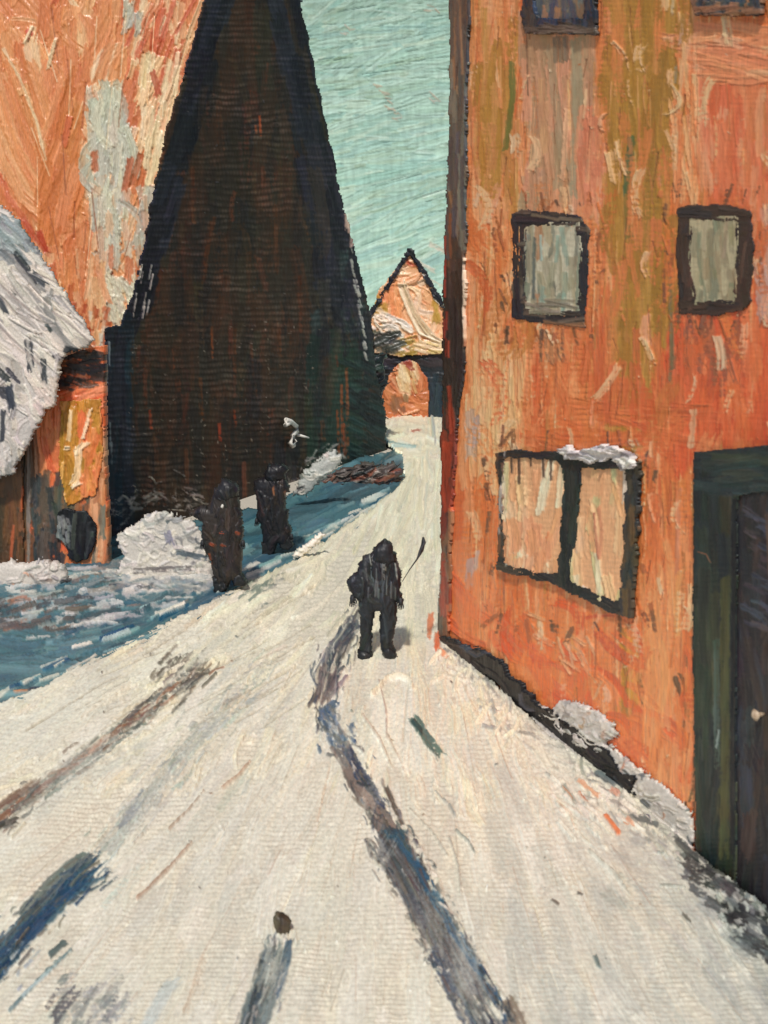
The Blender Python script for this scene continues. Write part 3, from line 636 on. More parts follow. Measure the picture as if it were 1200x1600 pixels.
    cv.speck(90, (200, 100, 560, 500), [rgb(96, 96, 98), rgb(70, 72, 78)], r=(.5, 1.0), h=.7)
    for x, y in [(545, 350), (548, 372), (541, 345)]: cv.dab(x, y, 26, 1.5, 4.5, rgb(206, 184, 168), h=1.5, dry=.2)
    for k in range(30):
        t = RNG.random(); cv.dab(548 + 24 * t, 400 + 150 * t + RNG.normal() * 8, 14, 1.3, 1.6, rgb(170, 176, 170), h=1, dry=.6)
    for k in range(24): cv.dab(215 + RNG.normal() * 14, 430 + RNG.normal() * 40, 26, 1.75, 1.2, rgb(176, 176, 172), h=1.2, dry=.55)
    for k in range(8): cv.dab(168 + RNG.normal() * 4, 600 + RNG.uniform(-140, 160), 40, 1.55, 1.8, rgb(120, 134, 140), h=1, dry=.5)
    cv.fill(70, [(230, 300), (400, 60), (500, 300), (540, 740), (200, 780)], V, (50, 150), (6, 16), [(rgb(60, 46, 36), 2), (rgb(70, 46, 34), 1.2), (rgb(30, 30, 34), 2), (rgb(58, 54, 44), 2)], h=(.05, .2), dry=(.5, .85), op=(.4, .8), var=.03)
    cv.fill(26, (430, 690, 470, 745), V, (14, 40), (2, 5), [(rgb(40, 40, 42), 1)], h=(.3, .8))
    th = np.clip(cv.W - .45, 0, 1) * (.35 + .9 * fbm(cv.X / 50, cv.Y / 40)) * sstep(0, .35, 1.2 - cv.H)
    cv.C += (th[..., None] * np.array([.17, .165, .165], np.float32)) - .012  # thread tops paled: dry-brushed highlights put into the weave colour
    cv.H += .3 * cv.W
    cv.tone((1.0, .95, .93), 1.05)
    poly = [(326, -30), (309, 40), (288, 115), (262, 205), (240, 300), (222, 400), (206, 470), (190, 505), (166, 512), (163, 860), (612, 860), (602, 660), (585, 560), (578, 480), (556, 400), (541, 340), (522, 250), (497, 130), (470, 0), (463, -30), (430, -170), (402, -290), (395, -290), (360, -160)]
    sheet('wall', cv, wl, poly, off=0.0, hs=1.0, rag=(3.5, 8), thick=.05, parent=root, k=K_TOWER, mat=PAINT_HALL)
    pts = []
    for x, y in [(170, 515), (170, 850), (600, 705), (596, 650), (572, 480), (517, 250), (464, 0), (400, -275), (333, -30), (268, 205), (228, 400), (194, 510)]:
        P, D = wl.at(np.array(float(x)), np.array(float(y)), -.045); P = P.copy(); 
        if y > 700: P[2] = -.1
        pts.append(P)
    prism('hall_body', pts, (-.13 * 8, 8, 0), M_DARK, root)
    # curl of white paint, built as tubes standing off the wall
    def wp(x, y, o): P, D = wl.at(np.array(float(x)), np.array(float(y)), o); return P
    c = [(453, 660), (446, 664), (447, 656), (455, 659), (463, 666), (464, 674), (457, 680), (461, 690), (457, 697), (453, 692), (458, 682)]
    o = tubes('paint_curl', [([wp(x, y, .2) for x, y in c], .07), ([wp(463, 679, .12), wp(475, 682, .3), wp(483, 684, .4)], [.05, .035, .02]), ([wp(457, 690, .12), wp(458, 698, .12)], .08)], M_WHITE, root)
    o['label'] = 'small white curl of paint'
build_hall()

# ================================================================ TALL ORANGE HOUSE BEHIND, UPPER LEFT
def build_tall():
    wl = front(30.5)
    root = thing('tall_house', 'tall orange house with cream and grey patches, rising behind the snowy cottage roof', 'building', (-9.0, 30.5, 0))
    cv = Canvas(rng(-360, 350), rng(-420, 760, -20, 640), rgb(212, 128, 82), (9, 5), .3)
    V = PI / 2
    def ang(x, y): return 1.25 + .45 * sstep(0, 200, x)
    pal = [(rgb(214, 130, 82), 4), (rgb(222, 148, 102), 3), (rgb(204, 112, 68), 3), (rgb(228, 172, 134), 1.6), (rgb(196, 92, 58), 1.4), (rgb(230, 196, 166), .8)]
    cv.fill(600, (-160, -60, 330, 620), ang, (40, 140), (6, 17), pal, h=(.9, 1.9), dry=(0, .3), var=.05, bend=.5)
    # broad curved pulls of orange
    for k in range(60):
        t = RNG.random(); x0 = RNG.uniform(-10, 70)
        cv.stroke([(x0 - 20, 90 + 60 * t), (x0 + 10, 180 + 70 * t), (x0 + 40, 250 + 60 * t), (x0 + 76, 300 + 40 * t)], RNG.uniform(4, 10), [rgb(216, 136, 86), rgb(206, 120, 72), rgb(224, 156, 112)][RNG.integers(3)], h=RNG.uniform(.9, 1.9), dry=.15, var=.05)
    cv.fill(40, (70, 150, 135, 360), 1.75, (50, 120), (7, 15), [(rgb(208, 118, 62), 3), (rgb(196, 106, 56), 2), (rgb(220, 140, 92), 1)], h=(1, 1.8), dry=(0, .25))
    cv.fill(70, [(200, -10), (320, -10), (240, 300), (190, 240)], 1.85, (30, 90), (3, 8), [(rgb(206, 112, 76), 2), (rgb(226, 180, 144), 2), (rgb(198, 84, 56), 1.5), (rgb(232, 206, 180), 1.5)], h=(1.2, 2.3), dry=(.1, .5))
    cv.fill(46, (222, 110, 280, 290), 1.75, (30, 90), (4, 8), [(rgb(228, 202, 170), 3), (rgb(232, 186, 150), 2)], h=(1.4, 2.6), dry=(0, .35))
    # grey-white clump running down the edge
    G = [(rgb(188, 184, 176), 4), (rgb(206, 198, 184), 3), (rgb(172, 170, 166), 2), (rgb(200, 160, 140), .8)]
    cv.fill(70, [(140, 150), (185, 140), (205, 200), (205, 350), (170, 400), (145, 260)], 1.55, (30, 90), (5, 13), G, h=(1.2, 2.6), dry=(0, .4), bend=.5)
    cv.fill(26, (148, 150, 190, 270), 1.5, (40, 90), (6, 12), G[:3], h=(1.2, 2.2), dry=(0, .2), bend=.4)
    cv.fill(80, [(140, 330), (200, 330), (245, 300), (225, 500), (165, 500)], 1.5, (24, 70), (4, 9), G + [(rgb(212, 172, 150), 1.5), (rgb(200, 104, 72), 1)], h=(1.2, 2.4), dry=(.1, .5))
    cv.fill(50, (165, 440, 222, 502), 1.2, (10, 34), (3, 7), [(rgb(214, 206, 188), 3), (rgb(200, 192, 180), 2)], h=(1.6, 2.8), dry=(0, .35))
    cv.fill(18, (195, 10, 225, 50), 1.6, (12, 34), (3, 7), [(rgb(170, 166, 160), 2), (rgb(196, 182, 168), 1)], h=(1.4, 2.2))
    for a, b, c in [((205, 245), (195, 300), rgb(176, 84, 54)), ((222, 240), (205, 292), rgb(180, 92, 60)), ((238, 110), (250, 150), rgb(188, 84, 56)), ((45, 45), (48, 60), rgb(196, 80, 62)), ((35, 340), (75, 400), rgb(186, 76, 48)), ((60, 360), (78, 402), rgb(180, 64, 42)),
                    ((8, 300), (40, 345), rgb(200, 96, 66)), ((110, 180), (100, 230), rgb(196, 90, 50)), ((148, 235), (150, 270), rgb(190, 96, 64))]:
        cv.stroke([a, b], 6, c, h=1.4, dry=.2, var=.05)
    for k in range(46):
        x, y = RNG.uniform(10, 300), RNG.uniform(-10, 560); L = RNG.uniform(30, 110); a = ang(x, y) + RNG.normal() * .15
        cv.scratch([(x, y), (x + L * math.cos(a) * .9, y + L * math.sin(a))], [rgb(150, 82, 56), rgb(236, 208, 182)][RNG.integers(2)], 1.2, RNG.uniform(-2.5, 2.5), .7)
    for pts in [[(5, 75), (30, 120), (58, 190), (72, 250)], [(88, 60), (75, 110)], [(38, 70), (52, 40)]]:
        cv.stroke(pts, 3, rgb(228, 200, 172), h=2.4, dry=.15)
    cv.fill(50, (75, 400, 165, 560), 1.5, (24, 70), (4, 9), [(rgb(226, 178, 138), 3), (rgb(212, 126, 84), 2), (rgb(222, 158, 120), 2), (rgb(190, 96, 60), 1)], h=(1.2, 2.2), dry=(0, .4))
    cv.fill(40, (115, 480, 170, 600), 1.7, (14, 40), (3, 6), [(rgb(170, 74, 44), 2), (rgb(196, 104, 70), 2), (rgb(220, 190, 176), 1.4), (rgb(206, 200, 196), .8)], h=(1, 2), dry=(.1, .5))
    cv.tone((.98, 1.0, .93), .93)
    poly = [(-360, -420), (300, -420), (330, -100), (352, 0), (340, 760), (-360, 760)]
    sheet('wall', cv, wl, poly, hs=1.4, thick=.2, parent=root, k=K_FRONT, mat=PAINT_WALL)
    q = lambda x, y: np.array([(x - CX) / F * 30.6, 30.6, H0 - (y - CY) / F * 30.6])
    z = -.1
    a, b = q(-350, -400), q(296, -400)
    prism('house_body', [(a[0], 30.6, z), (b[0], 30.6, z), tuple(b), ((a[0] + b[0]) / 2, 30.6, b[2] + 5), tuple(a)], (-1.2, 9, 0), M_ORANGE, root)
build_tall()

# ================================================================ SNOWY COTTAGE, LEFT EDGE
def build_cottage():
    wl = front(22.6)
    root = thing('cottage', 'small orange cottage at the left edge under a ragged roof of heavy snow', 'cottage', (-7.0, 22.6, 0))
    cv = Canvas(rng(-420, 175), rng(540, 905, 540, 905), rgb(196, 106, 62), (9, 5), .4)
    V = PI / 2
    cv.fill(120, (50, 580, 172, 890), V, (30, 110), (4, 10), [(rgb(204, 100, 56), 3), (rgb(216, 132, 84), 2.4), (rgb(196, 84, 48), 2), (rgb(206, 130, 78), 2)], h=(.9, 1.8), dry=(0, .35))
    cv.fill(30, (140, 700, 172, 880), V, (40, 100), (3, 7), [(rgb(190, 120, 76), 2), (rgb(150, 104, 66), 1), (rgb(96, 104, 96), 1), (rgb(216, 160, 120), 1)], h=(.7, 1.5), dry=(.2, .6))
    cv.fill(34, (95, 590, 165, 630), -.3, (20, 50), (4, 9), [(rgb(206, 92, 50), 2), (rgb(216, 130, 90), 1)], h=(1, 1.8), dry=(0, .3))
    cv.fill(40, (85, 545, 165, 605), .1, (14, 44), (4, 9), [(rgb(28, 30, 34), 3), (rgb(60, 42, 34), 1)], h=(.6, 1.4), dry=(.2, .7))  # dark shade under the eave, painted onto the wall
    # brown planks on the left, dark streaks and posts
    cv.fill(190, (-150, 700, 52, 905), V, (40, 140), (4, 10), [(rgb(84, 58, 36), 3), (rgb(66, 50, 34), 2), (rgb(110, 68, 40), 1.5), (rgb(140, 76, 44), .6)], h=(.6, 1.4), dry=(0, .5))
    cv.stroke([(46, 690), (44, 880)], 4, rgb(120, 116, 108), h=1.3, dry=.3); cv.stroke([(38, 700), (34, 880)], 3.5, rgb(40, 36, 34), h=1, dry=.2)
    cv.stroke([(56, 660), (58, 850)], 3, rgb(176, 130, 104), h=1.3, dry=.4)
    cv.fill(40, (56, 765, 100, 880), V, (30, 80), (4, 9), [(rgb(36, 42, 46), 3), (rgb(48, 58, 60), 2), (rgb(84, 72, 60), 1)], h=(.6, 1.4), dry=(.1, .6))
    cv.fill(26, (88, 770, 150, 820), V, (24, 60), (3, 7), [(rgb(66, 76, 66), 2), (rgb(96, 84, 60), 1), (rgb(150, 92, 56), 1)], h=(.7, 1.5), dry=(.2, .6))
    # wheel-like dark arch (a low barrel-shaped opening)
    poly = [(-420, 560), (95, 560), (120, 548), (163, 540), (164, 700), (172, 905), (-420, 905)]
    sheet('wall', cv, wl, poly, hs=1.3, thick=.3, parent=root, k=K_FRONT, mat=PAINT_WALL, rag=(2, 8))
    zq = lambda x, y, D=22.75: (float((x - CX) / F * D), D, float(H0 - (y - CY) / F * D))
    prism('cottage_body', [(zq(-410, 0)[0], 22.75, -.1), (zq(160, 0)[0], 22.75, -.1), zq(150, 610), zq(-125, 280), zq(-410, 610)], (-.9, 5.5, 0), M_ORANGE, root)
    # yellow window
    cw = Canvas(rng(85, 165), rng(615, 795), rgb(176, 122, 44), (9, 5), .3)
    cw.fill(60, (90, 620, 162, 790), V, (30, 90), (4, 9), [(rgb(178, 122, 40), 3), (rgb(196, 132, 56), 2), (rgb(160, 108, 34), 2), (rgb(214, 150, 84), 1.4)], h=(1, 2), dry=(0, .3), bend=.4)
    cw.fill(24, (120, 640, 165, 790), V, (20, 60), (3, 7), [(rgb(212, 128, 76), 2), (rgb(206, 104, 58), 1)], h=(1, 1.8), dry=(.1, .4))
    cw.stroke([(97, 640), (96, 700), (100, 770)], 5, rgb(170, 124, 40), h=1.6); cw.stroke([(128, 640), (130, 690)], 9, rgb(206, 96, 52), h=1.2, dry=.2)
    for pts, ww in [([(112, 640), (108, 690)], 4), ([(142, 638), (130, 685)], 3.5), ([(116, 708), (136, 690)], 6), ([(124, 700), (122, 740), (112, 760)], 7), ([(112, 762), (128, 752)], 4), ([(100, 700), (112, 700)], 4)]:
        cw.stroke(pts, ww, rgb(232, 206, 172), h=2.4, dry=.12, var=.05)
    cw.stroke([(100, 720), (96, 760), (104, 786)], 3, rgb(214, 160, 90), h=2.6)
    W = sheet('window', cw, wl, [(93, 626), (158, 622), (163, 700), (150, 775), (106, 790), (93, 740)], off=.03, hs=1.6, thick=.03, parent=root, k=K_FRONT, mat=PAINT_WALL, rag=(3, 8)); W['label'] = 'ochre yellow window with cream highlights'
    # brown plank door
    cd = Canvas(rng(-130, 52), rng(700, 905), rgb(80, 56, 36), (9, 5), .4)
    cd.fill(120, (-130, 700, 50, 900), V, (50, 150), (4, 9), [(rgb(84, 58, 36), 3), (rgb(62, 48, 32), 2), (rgb(104, 66, 38), 1.5)], h=(.6, 1.3), dry=(0, .5))
    cd.stroke([(22, 820), (16, 890)], 3, rgb(176, 88, 48), h=1.2, dry=.4); cd.stroke([(36, 760), (34, 800)], 2.5, rgb(166, 84, 46), h=1.2, dry=.3)
    o = sheet('door', cd, wl, [(-120, 700), (36, 706), (38, 892), (-120, 896)], off=.06, hs=1.2, thick=.1, parent=root, k=K_FRONT, mat=PAINT_WALL, rag=(2, 8)); o['label'] = 'brown plank door cut by the left edge of the picture'
    # low dark arched opening, pair of dark strokes
    ca = Canvas(rng(75, 160), rng(780, 885), rgb(26, 28, 32), (9, 5), .3)
    ca.fill(50, (80, 785, 155, 880), V, (24, 70), (3, 8), [(rgb(18, 20, 24), 4), (rgb(34, 40, 42), 2), (rgb(58, 66, 60), 1)], h=(.7, 1.6), dry=(0, .4))
    ca.fill(16, (88, 810, 112, 850), 1.4, (10, 30), (2, 5), [(rgb(130, 134, 130), 2), (rgb(90, 96, 96), 1)], h=(1, 1.8), dry=(.4, .7))
    ca.stroke([(118, 800), (114, 860)], 4, rgb(64, 72, 62), h=1.2, dry=.3)
    o = sheet('cellar_arch', ca, wl, [(88, 800), (100, 792), (125, 798), (138, 800), (149, 820), (150, 845), (138, 872), (118, 880), (108, 872), (100, 850), (88, 840)], off=.07, hs=1.4, thick=.1, parent=root, k=K_FRONT, mat=PAINT_DARK, rag=(3, 8))
    # heavy ragged snow on the roof
    cs = Canvas(np.arange(-330, 165, ST), np.arange(100, 775, ST), rgb(186, 180, 174), (9, 5), .2)
    S = [(rgb(204, 194, 180), 4), (rgb(214, 205, 192), 3), (rgb(172, 166, 158), 2), (rgb(200, 192, 184), 2), (rgb(130, 128, 126), .7)]
    def ang(x, y): return .82 + .2 * (fbm(np.array(x / 40.), np.array(y / 40.)) - .5)
    cs.fill(520, [(-330, 560), (-130, 120), (160, 560), (90, 600), (-20, 600)], ang, (40, 130), (4, 12), S, h=(1, 2.3), dry=(0, .3), var=.04, bend=.3)
    cs.fill(300, [(-300, 540), (90, 570), (60, 740), (-140, 770)], lambda x, y: 1.3, (20, 60), (4, 10), S, h=(1.2, 2.6), dry=(0, .4), var=.04, bend=.7)
    cs.fill(60, (-20, 330, 60, 400), ang, (20, 60), (3, 8), [(rgb(128, 142, 144), 2), (rgb(150, 158, 158), 2), (rgb(96, 104, 106), 1)], h=(.8, 1.6), dry=(.3, .7))
    D_ = rgb(34, 40, 46)
    for pts, ww in [([(26, 395), (50, 425)], 5), ([(52, 425), (76, 448)], 6), ([(28, 402), (62, 444)], 3), ([(0, 460), (12, 490)], 6), ([(46, 530), (52, 580)], 7), ([(74, 505), (84, 520)], 3), ([(0, 580), (20, 596)], 7), ([(14, 575), (34, 600)], 4), ([(70, 560), (72, 600)], 5), ([(0, 605), (18, 622)], 9), ([(16, 600), (22, 640)], 8), ([(86, 560), (100, 556)], 7), ([(102, 545), (130, 552)], 7), ([(8, 640), (6, 690)], 5)]:
        cs.stroke(pts, ww, D_, h=.8, dry=.4, var=.05)
    cs.stroke([(44, 522), (48, 560), (60, 590), (66, 620)], 4, rgb(206, 198, 190), h=2.8); cs.stroke([(80, 545), (92, 560), (84, 600), (80, 630)], 3, rgb(206, 198, 190), h=2.8)
    cs.stroke([(44, 522), (70, 530), (84, 548)], 3, rgb(204, 196, 186), h=2.4); cs.fill(16, (60, 600, 90, 640), 1.0, (14, 30), (4, 8), [(rgb(212, 196, 184), 1)], h=(1.6, 2.6))
    cs.fill(26, (0, 450, 140, 545), .75, (50, 130), (1.2, 2.4), [(rgb(150, 140, 134), 1), (rgb(216, 208, 198), 2)], h=(-1.5, 2.4), dry=(0, .3), var=.03)
    poly = [(-130, 130), (-60, 225), (0, 318), (30, 345), (52, 375), (78, 415), (100, 450), (118, 478), (138, 510), (150, 532), (134, 546), (104, 552), (96, 572), (94, 606), (88, 632), (72, 642), (62, 668), (52, 690), (36, 712), (22, 742), (0, 750), (-120, 760), (-300, 600)]
    o = lump('roof_snow', cs, 22.1, poly, depth=.35, cap=.5, rag=(7, 9), parent=root, k=K_BANK, mat=PAINT_SNOW, hs=1.4, fe=7); o['label'] = 'thick grey-white snow hanging over the eave'
build_cottage()

# ================================================================ FAR GATEHOUSE CLOSING THE STREET
def build_gate():
    D = 52.0; wl = front(D); V = PI / 2
    root = thing('gatehouse', 'small far gatehouse with a cream-orange gable and orange arch, closing the street', 'building', (1.0, D, 0))
    cv = Canvas(rng(560, 725), rng(535, 670), rgb(36, 40, 44), (8, 5), .6)
    cv.fill(90, (565, 540, 720, 665), .1, (14, 50), (3, 7), [(rgb(32, 36, 42), 3), (rgb(44, 50, 52), 2), (rgb(26, 28, 32), 2), (rgb(54, 44, 46), 1)], h=(.6, 1.5), dry=(0, .4))
    cv.fill(14, (670, 600, 692, 650), V, (30, 60), (3, 6), [(rgb(40, 54, 60), 1)], h=(.6, 1.2))
    sheet('wall', cv, wl, [(566, 545), (720, 545), (720, 668), (566, 668)], hs=1.3, thick=.4, parent=root, k=K_FRONT, mat=PAINT_DARK, rag=(2, 7))
    cg = Canvas(rng(565, 715), rng(385, 565), rgb(222, 170, 128), (8, 5), .2)
    cg.fill(80, (575, 400, 705, 555), lambda x, y: -.5 if y < 450 else 1.1, (20, 60), (3, 8), [(rgb(226, 172, 128), 3), (rgb(232, 196, 160), 2), (rgb(214, 148, 100), 2), (rgb(208, 186, 160), 1)], h=(1.2, 2.2), dry=(0, .3), bend=.8)
    for k in range(40):
        t = RNG.random(); cg.stroke([(598 + 16 * t, 447), (625 + 8 * t, 450 - 6 * t), (640 + 10 * t, 490), (655 + 20 * t, 520), (695, 535 + 6 * t)], RNG.uniform(2, 4), [rgb(234, 196, 158), rgb(222, 158, 110), rgb(206, 180, 146), rgb(240, 214, 184)][RNG.integers(4)], h=RNG.uniform(1.4, 2.6), dry=.1)
    cg.fill(30, (590, 455, 625, 500), V, (20, 40), (3, 6), [(rgb(222, 140, 88), 2), (rgb(228, 168, 120), 1)], h=(1, 2))
    cg.fill(16, (585, 470, 605, 500), V, (12, 30), (3, 5), [(rgb(176, 134, 56), 1)], h=(1, 1.8)); cg.fill(12, (678, 470, 695, 500), V, (12, 30), (3, 5), [(rgb(178, 138, 60), 1)], h=(1, 1.8))
    cg.fill(70, [(578, 488), (620, 498), (660, 528), (640, 545), (600, 540), (580, 520)], .6, (12, 34), (2.5, 6), [(rgb(222, 216, 206), 3), (rgb(196, 184, 176), 2), (rgb(228, 206, 184), 2)], h=(1.6, 2.8), dry=(0, .3), bend=.7)
    cg.fill(26, [(622, 545), (640, 518), (660, 540), (655, 552), (625, 560)], -.4, (14, 30), (3, 5), [(rgb(150, 122, 52), 2), (rgb(176, 146, 78), 1)], h=(1.2, 2.2))
    cg.fill(26, (580, 520, 622, 556), -.3, (12, 30), (3, 6), [(rgb(44, 46, 44), 2), (rgb(60, 64, 58), 1)], h=(.8, 1.6), dry=(.1, .5))
    cg.fill(26, (650, 536, 700, 552), .3, (14, 36), (2, 4), [(rgb(218, 192, 156), 2), (rgb(204, 176, 110), 1)], h=(1.2, 2.2))
    cg.fill(26, [(645, 410), (665, 420), (692, 470), (684, 474)], 1.0, (10, 30), (2, 4), [(rgb(206, 206, 204), 2), (rgb(182, 180, 180), 1)], h=(1.2, 2))
    cg.stroke([(634, 402), (638, 412), (652, 415)], 3, rgb(150, 66, 48), h=1.2, dry=.2); cg.stroke([(636, 410), (648, 416)], 4, rgb(206, 100, 68), h=1.4, dry=.3)
    sheet('gable', cg, wl, [(640, 396), (662, 420), (694, 476), (700, 552), (622, 558), (584, 552), (578, 490), (592, 452)], off=.12, hs=1.6, thick=.5, parent=root, k=K_FRONT, mat=PAINT_WALL, rag=(2, 7))
    # dark roof edges
    cr = Canvas(rng(565, 715), rng(385, 500), rgb(36, 38, 44), (8, 5), .3)
    cr.fill(60, (570, 390, 710, 495), .9, (10, 34), (2.5, 5), [(rgb(34, 36, 42), 3), (rgb(60, 52, 54), 1.5), (rgb(96, 94, 98), .8)], h=(1, 2), dry=(0, .5))
    X, Y = cr.X, cr.Y
    dl = np.minimum(-sdf(X, Y, [(640, 393), (639, 391), (577, 492), (578, 494)]), -sdf(X, Y, [(641, 393), (642, 391), (694, 478), (692, 480)]))
    wob = 3.5 + 7 * fbm(X / 8, Y / 8) - 3
    sheet('roof_edge', cr, wl, None, off=.24, hs=1.6, thick=.6, parent=root, k=K_FRONT, mat=PAINT_DARK, mask=(dl < wob) & (fbm(X / 11, Y / 11) + .25 * vn(X / 3, Y / 3) > .42))
    # orange arch
    ca = Canvas(rng(588, 678), rng(552, 665), rgb(176, 102, 60), (8, 5), .2)
    ca.fill(70, (592, 560, 675, 660), lambda x, y: 0.2 if y > 610 else 1.3, (14, 44), (3, 7), [(rgb(180, 104, 60), 3), (rgb(196, 124, 80), 2), (rgb(158, 86, 54), 2), (rgb(206, 142, 100), 1)], h=(1, 2), dry=(0, .3), bend=.9)
    ca.fill(20, (625, 575, 650, 612), 1.3, (16, 36), (3, 6), [(rgb(214, 190, 150), 2), (rgb(196, 164, 116), 1)], h=(1.4, 2.4)); ca.fill(8, (625, 558, 650, 575), 0.6, (10, 24), (3, 5), [(rgb(140, 58, 44), 1)], h=(.8, 1.4))
    ca.stroke([(612, 590), (625, 612), (640, 616)], 3, rgb(220, 170, 130), h=2); ca.stroke([(618, 636), (630, 648), (655, 640)], 2, rgb(220, 160, 116), h=2)
    ca.fill(10, (612, 622, 640, 642), 1.4, (10, 24), (3, 5), [(rgb(128, 88, 62), 1)], h=(.6, 1.2))
    o = sheet('archway', ca, wl, [(595, 660), (596, 620), (606, 588), (622, 568), (640, 560), (656, 570), (668, 592), (671, 620), (670, 660)], off=.1, hs=1.6, thick=.2, parent=root, k=K_FRONT, mat=PAINT_WALL, rag=(2, 7)); o['label'] = 'rounded orange archway'
    q = lambda x, y: (float((x - CX) / F * (D + .2)), D + .2, float(H0 - (y - CY) / F * (D + .2)))
    prism('gatehouse_body', [(q(575, 0)[0], D + .2, -.1), (q(716, 0)[0], D + .2, -.1), q(700, 490), q(641, 398), q(580, 495)], (0, 7, 0), M_DARK, root)
build_gate()

# ================================================================ ORANGE HOUSE ON THE RIGHT
RW = Wall((2.92, 10.82), (-2.046, 6.66))
def build_right():
    root = thing('corner_house', 'tall orange plastered house with ochre streaks and dark framed windows, filling the right side', 'building', (2.0, 14.0, 0))
    V = PI / 2
    cv = Canvas(rng(688, 1640, 688, 1310), rng(-640, 2100, -20, 1450, 20), rgb(210, 124, 74), (8.5, 6.2), .95)
    O = [(rgb(214, 130, 80), 4), (rgb(206, 116, 66), 3), (rgb(222, 148, 104), 2.4), (rgb(200, 100, 58), 1.6), (rgb(216, 140, 96), 2)]
    cv.fill(1060, (690, -60, 1310, 1480), V, (60, 240), (6, 18), O, h=(.12, .7), dry=(.1, .6), var=.035, op=(.6, 1), jit=.06)
    cv.fill(120, (730, 0, 820, 700), V, (60, 200), (4, 10), [(rgb(224, 160, 116), 3), (rgb(214, 134, 84), 2)], h=(.5, 1.2), dry=(.1, .5), jit=.05)
    TH = [(rgb(232, 176, 132), 2), (rgb(190, 104, 62), 2), (rgb(172, 110, 66), 2), (rgb(206, 140, 96), 2), (rgb(182, 128, 70), 1.6), (rgb(226, 196, 160), .6), (rgb(150, 84, 54), .7)]
    cv.fill(1300, (730, -60, 1310, 1450), V, (30, 150), (1.2, 4), TH, h=(.4, 1.2), dry=(.3, .75), var=.05, jit=.05, op=(.5, .95))
    # rosy grey wash under the top window
    cv.fill(90, (820, 60, 925, 330), V, (50, 150), (6, 14), [(rgb(186, 142, 112), 3), (rgb(170, 136, 108), 2), (rgb(206, 150, 122), 2), (rgb(150, 136, 112), 1)], h=(.4, 1.1), dry=(.2, .6), jit=.06)
    cv.stroke([(900, 60), (905, 180), (900, 310)], 12, rgb(148, 140, 116), h=.6, dry=.4, var=.04); cv.stroke([(860, 70), (872, 180), (885, 270)], 8, rgb(160, 142, 116), h=.8, dry=.4)
    cv.stroke([(888, 170), (880, 280)], 5, rgb(220, 176, 140), h=1.5, dry=.3); cv.stroke([(917, 140), (914, 195)], 3, rgb(232, 196, 160), h=1.6, dry=.2)
    cv.fill(30, (905, 180, 955, 330), V, (40, 110), (5, 10), [(rgb(206, 128, 100), 2), (rgb(220, 150, 116), 1)], h=(.4, 1), dry=(.2, .6))
    # ochre streaks
    OC = [(rgb(166, 122, 50), 4), (rgb(152, 110, 44), 2.4), (rgb(178, 134, 66), 2), (rgb(190, 128, 70), 1)]
    cv.fill(120, [(958, -20), (1060, -20), (1062, 200), (1040, 330), (1010, 440), (975, 460), (950, 300)], V, (70, 200), (7, 16), OC, h=(.15, .7), dry=(.05, .5), var=.03, jit=.05)
    cv.fill(70, [(968, 400), (1050, 400), (1040, 560), (1000, 690), (960, 690), (962, 540)], V, (60, 160), (6, 14), OC, h=(.15, .7), dry=(.15, .6), var=.03, jit=.05)
    cv.fill(36, (745, 80, 805, 300), V, (60, 150), (5, 11), OC + [(rgb(190, 136, 84), 3)], h=(.3, .8), dry=(.3, .7), jit=.05)
    cv.stroke([(800, 95), (802, 150), (790, 240)], 6, rgb(88, 100, 44), h=.8, dry=.35, var=.05)
    cv.stroke([(988, 210), (980, 290), (984, 375)], 7, rgb(66, 94, 58), h=.8, dry=.25, var=.06); cv.stroke([(985, 215), (990, 300)], 3, rgb(40, 78, 60), h=.8, dry=.3)
    cv.stroke([(984, 990), (988, 1040), (982, 1110)], 17, rgb(196, 142, 58), h=1, dry=.1, var=.06); cv.stroke([(975, 980), (978, 1130)], 6, rgb(160, 112, 50), h=.8, dry=.3)
    cv.stroke([(1000, 1050), (1006, 1100)], 4, rgb(116, 88, 48), h=.8, dry=.3)
    # red zones
    RD = [(rgb(200, 84, 48), 3), (rgb(208, 100, 60), 3), (rgb(188, 74, 44), 1.4), (rgb(214, 122, 82), 1.4)]
    cv.fill(160, [(1060, 480), (1230, 480), (1230, 720), (1060, 720), (1020, 640)], V, (40, 140), (7, 16), RD, h=(.15, .7), dry=(.1, .5), var=.035, jit=.06)
    cv.fill(90, (1095, 110, 1230, 330), V, (40, 130), (6, 14), [(rgb(214, 122, 86), 3), (rgb(206, 100, 66), 2), (rgb(224, 150, 116), 2)], h=(.2, .9), dry=(.1, .5), jit=.07)
    cv.fill(120, [(700, 900), (780, 930), (980, 1000), (1080, 1180), (1080, 1330), (960, 1220), (840, 1110), (740, 1030)], .75, (40, 120), (5, 12), RD + [(rgb(218, 132, 84), 3)], h=(.6, 1.4), dry=(.1, .5), var=.04, bend=.4)
    cv.fill(46, (850, 560, 1080, 700), lambda x, y: .05 if y > 630 else V, (40, 120), (6, 13), [(rgb(206, 112, 66), 3), (rgb(196, 100, 60), 2)], h=(.4, 1), dry=(.2, .6))
    # pink plaster at top right
    cv.fill(60, (1080, 40, 1230, 130), .05, (40, 110), (5, 11), [(rgb(216, 138, 100), 3), (rgb(226, 160, 126), 1.6)], h=(.5, 1.2), dry=(.1, .4))
    cv.fill(24, (1055, 70, 1090, 330), V, (60, 160), (3, 6), [(rgb(228, 172, 130), 2), (rgb(220, 130, 84), 1)], h=(.8, 1.5), dry=(.2, .5))
    cv.stroke([(1070, 20), (1064, 70)], 4, rgb(196, 160, 140), h=1.2, dry=.3); cv.stroke([(1058, 100), (1056, 130)], 3, rgb(160, 142, 130), h=1.2, dry=.3)
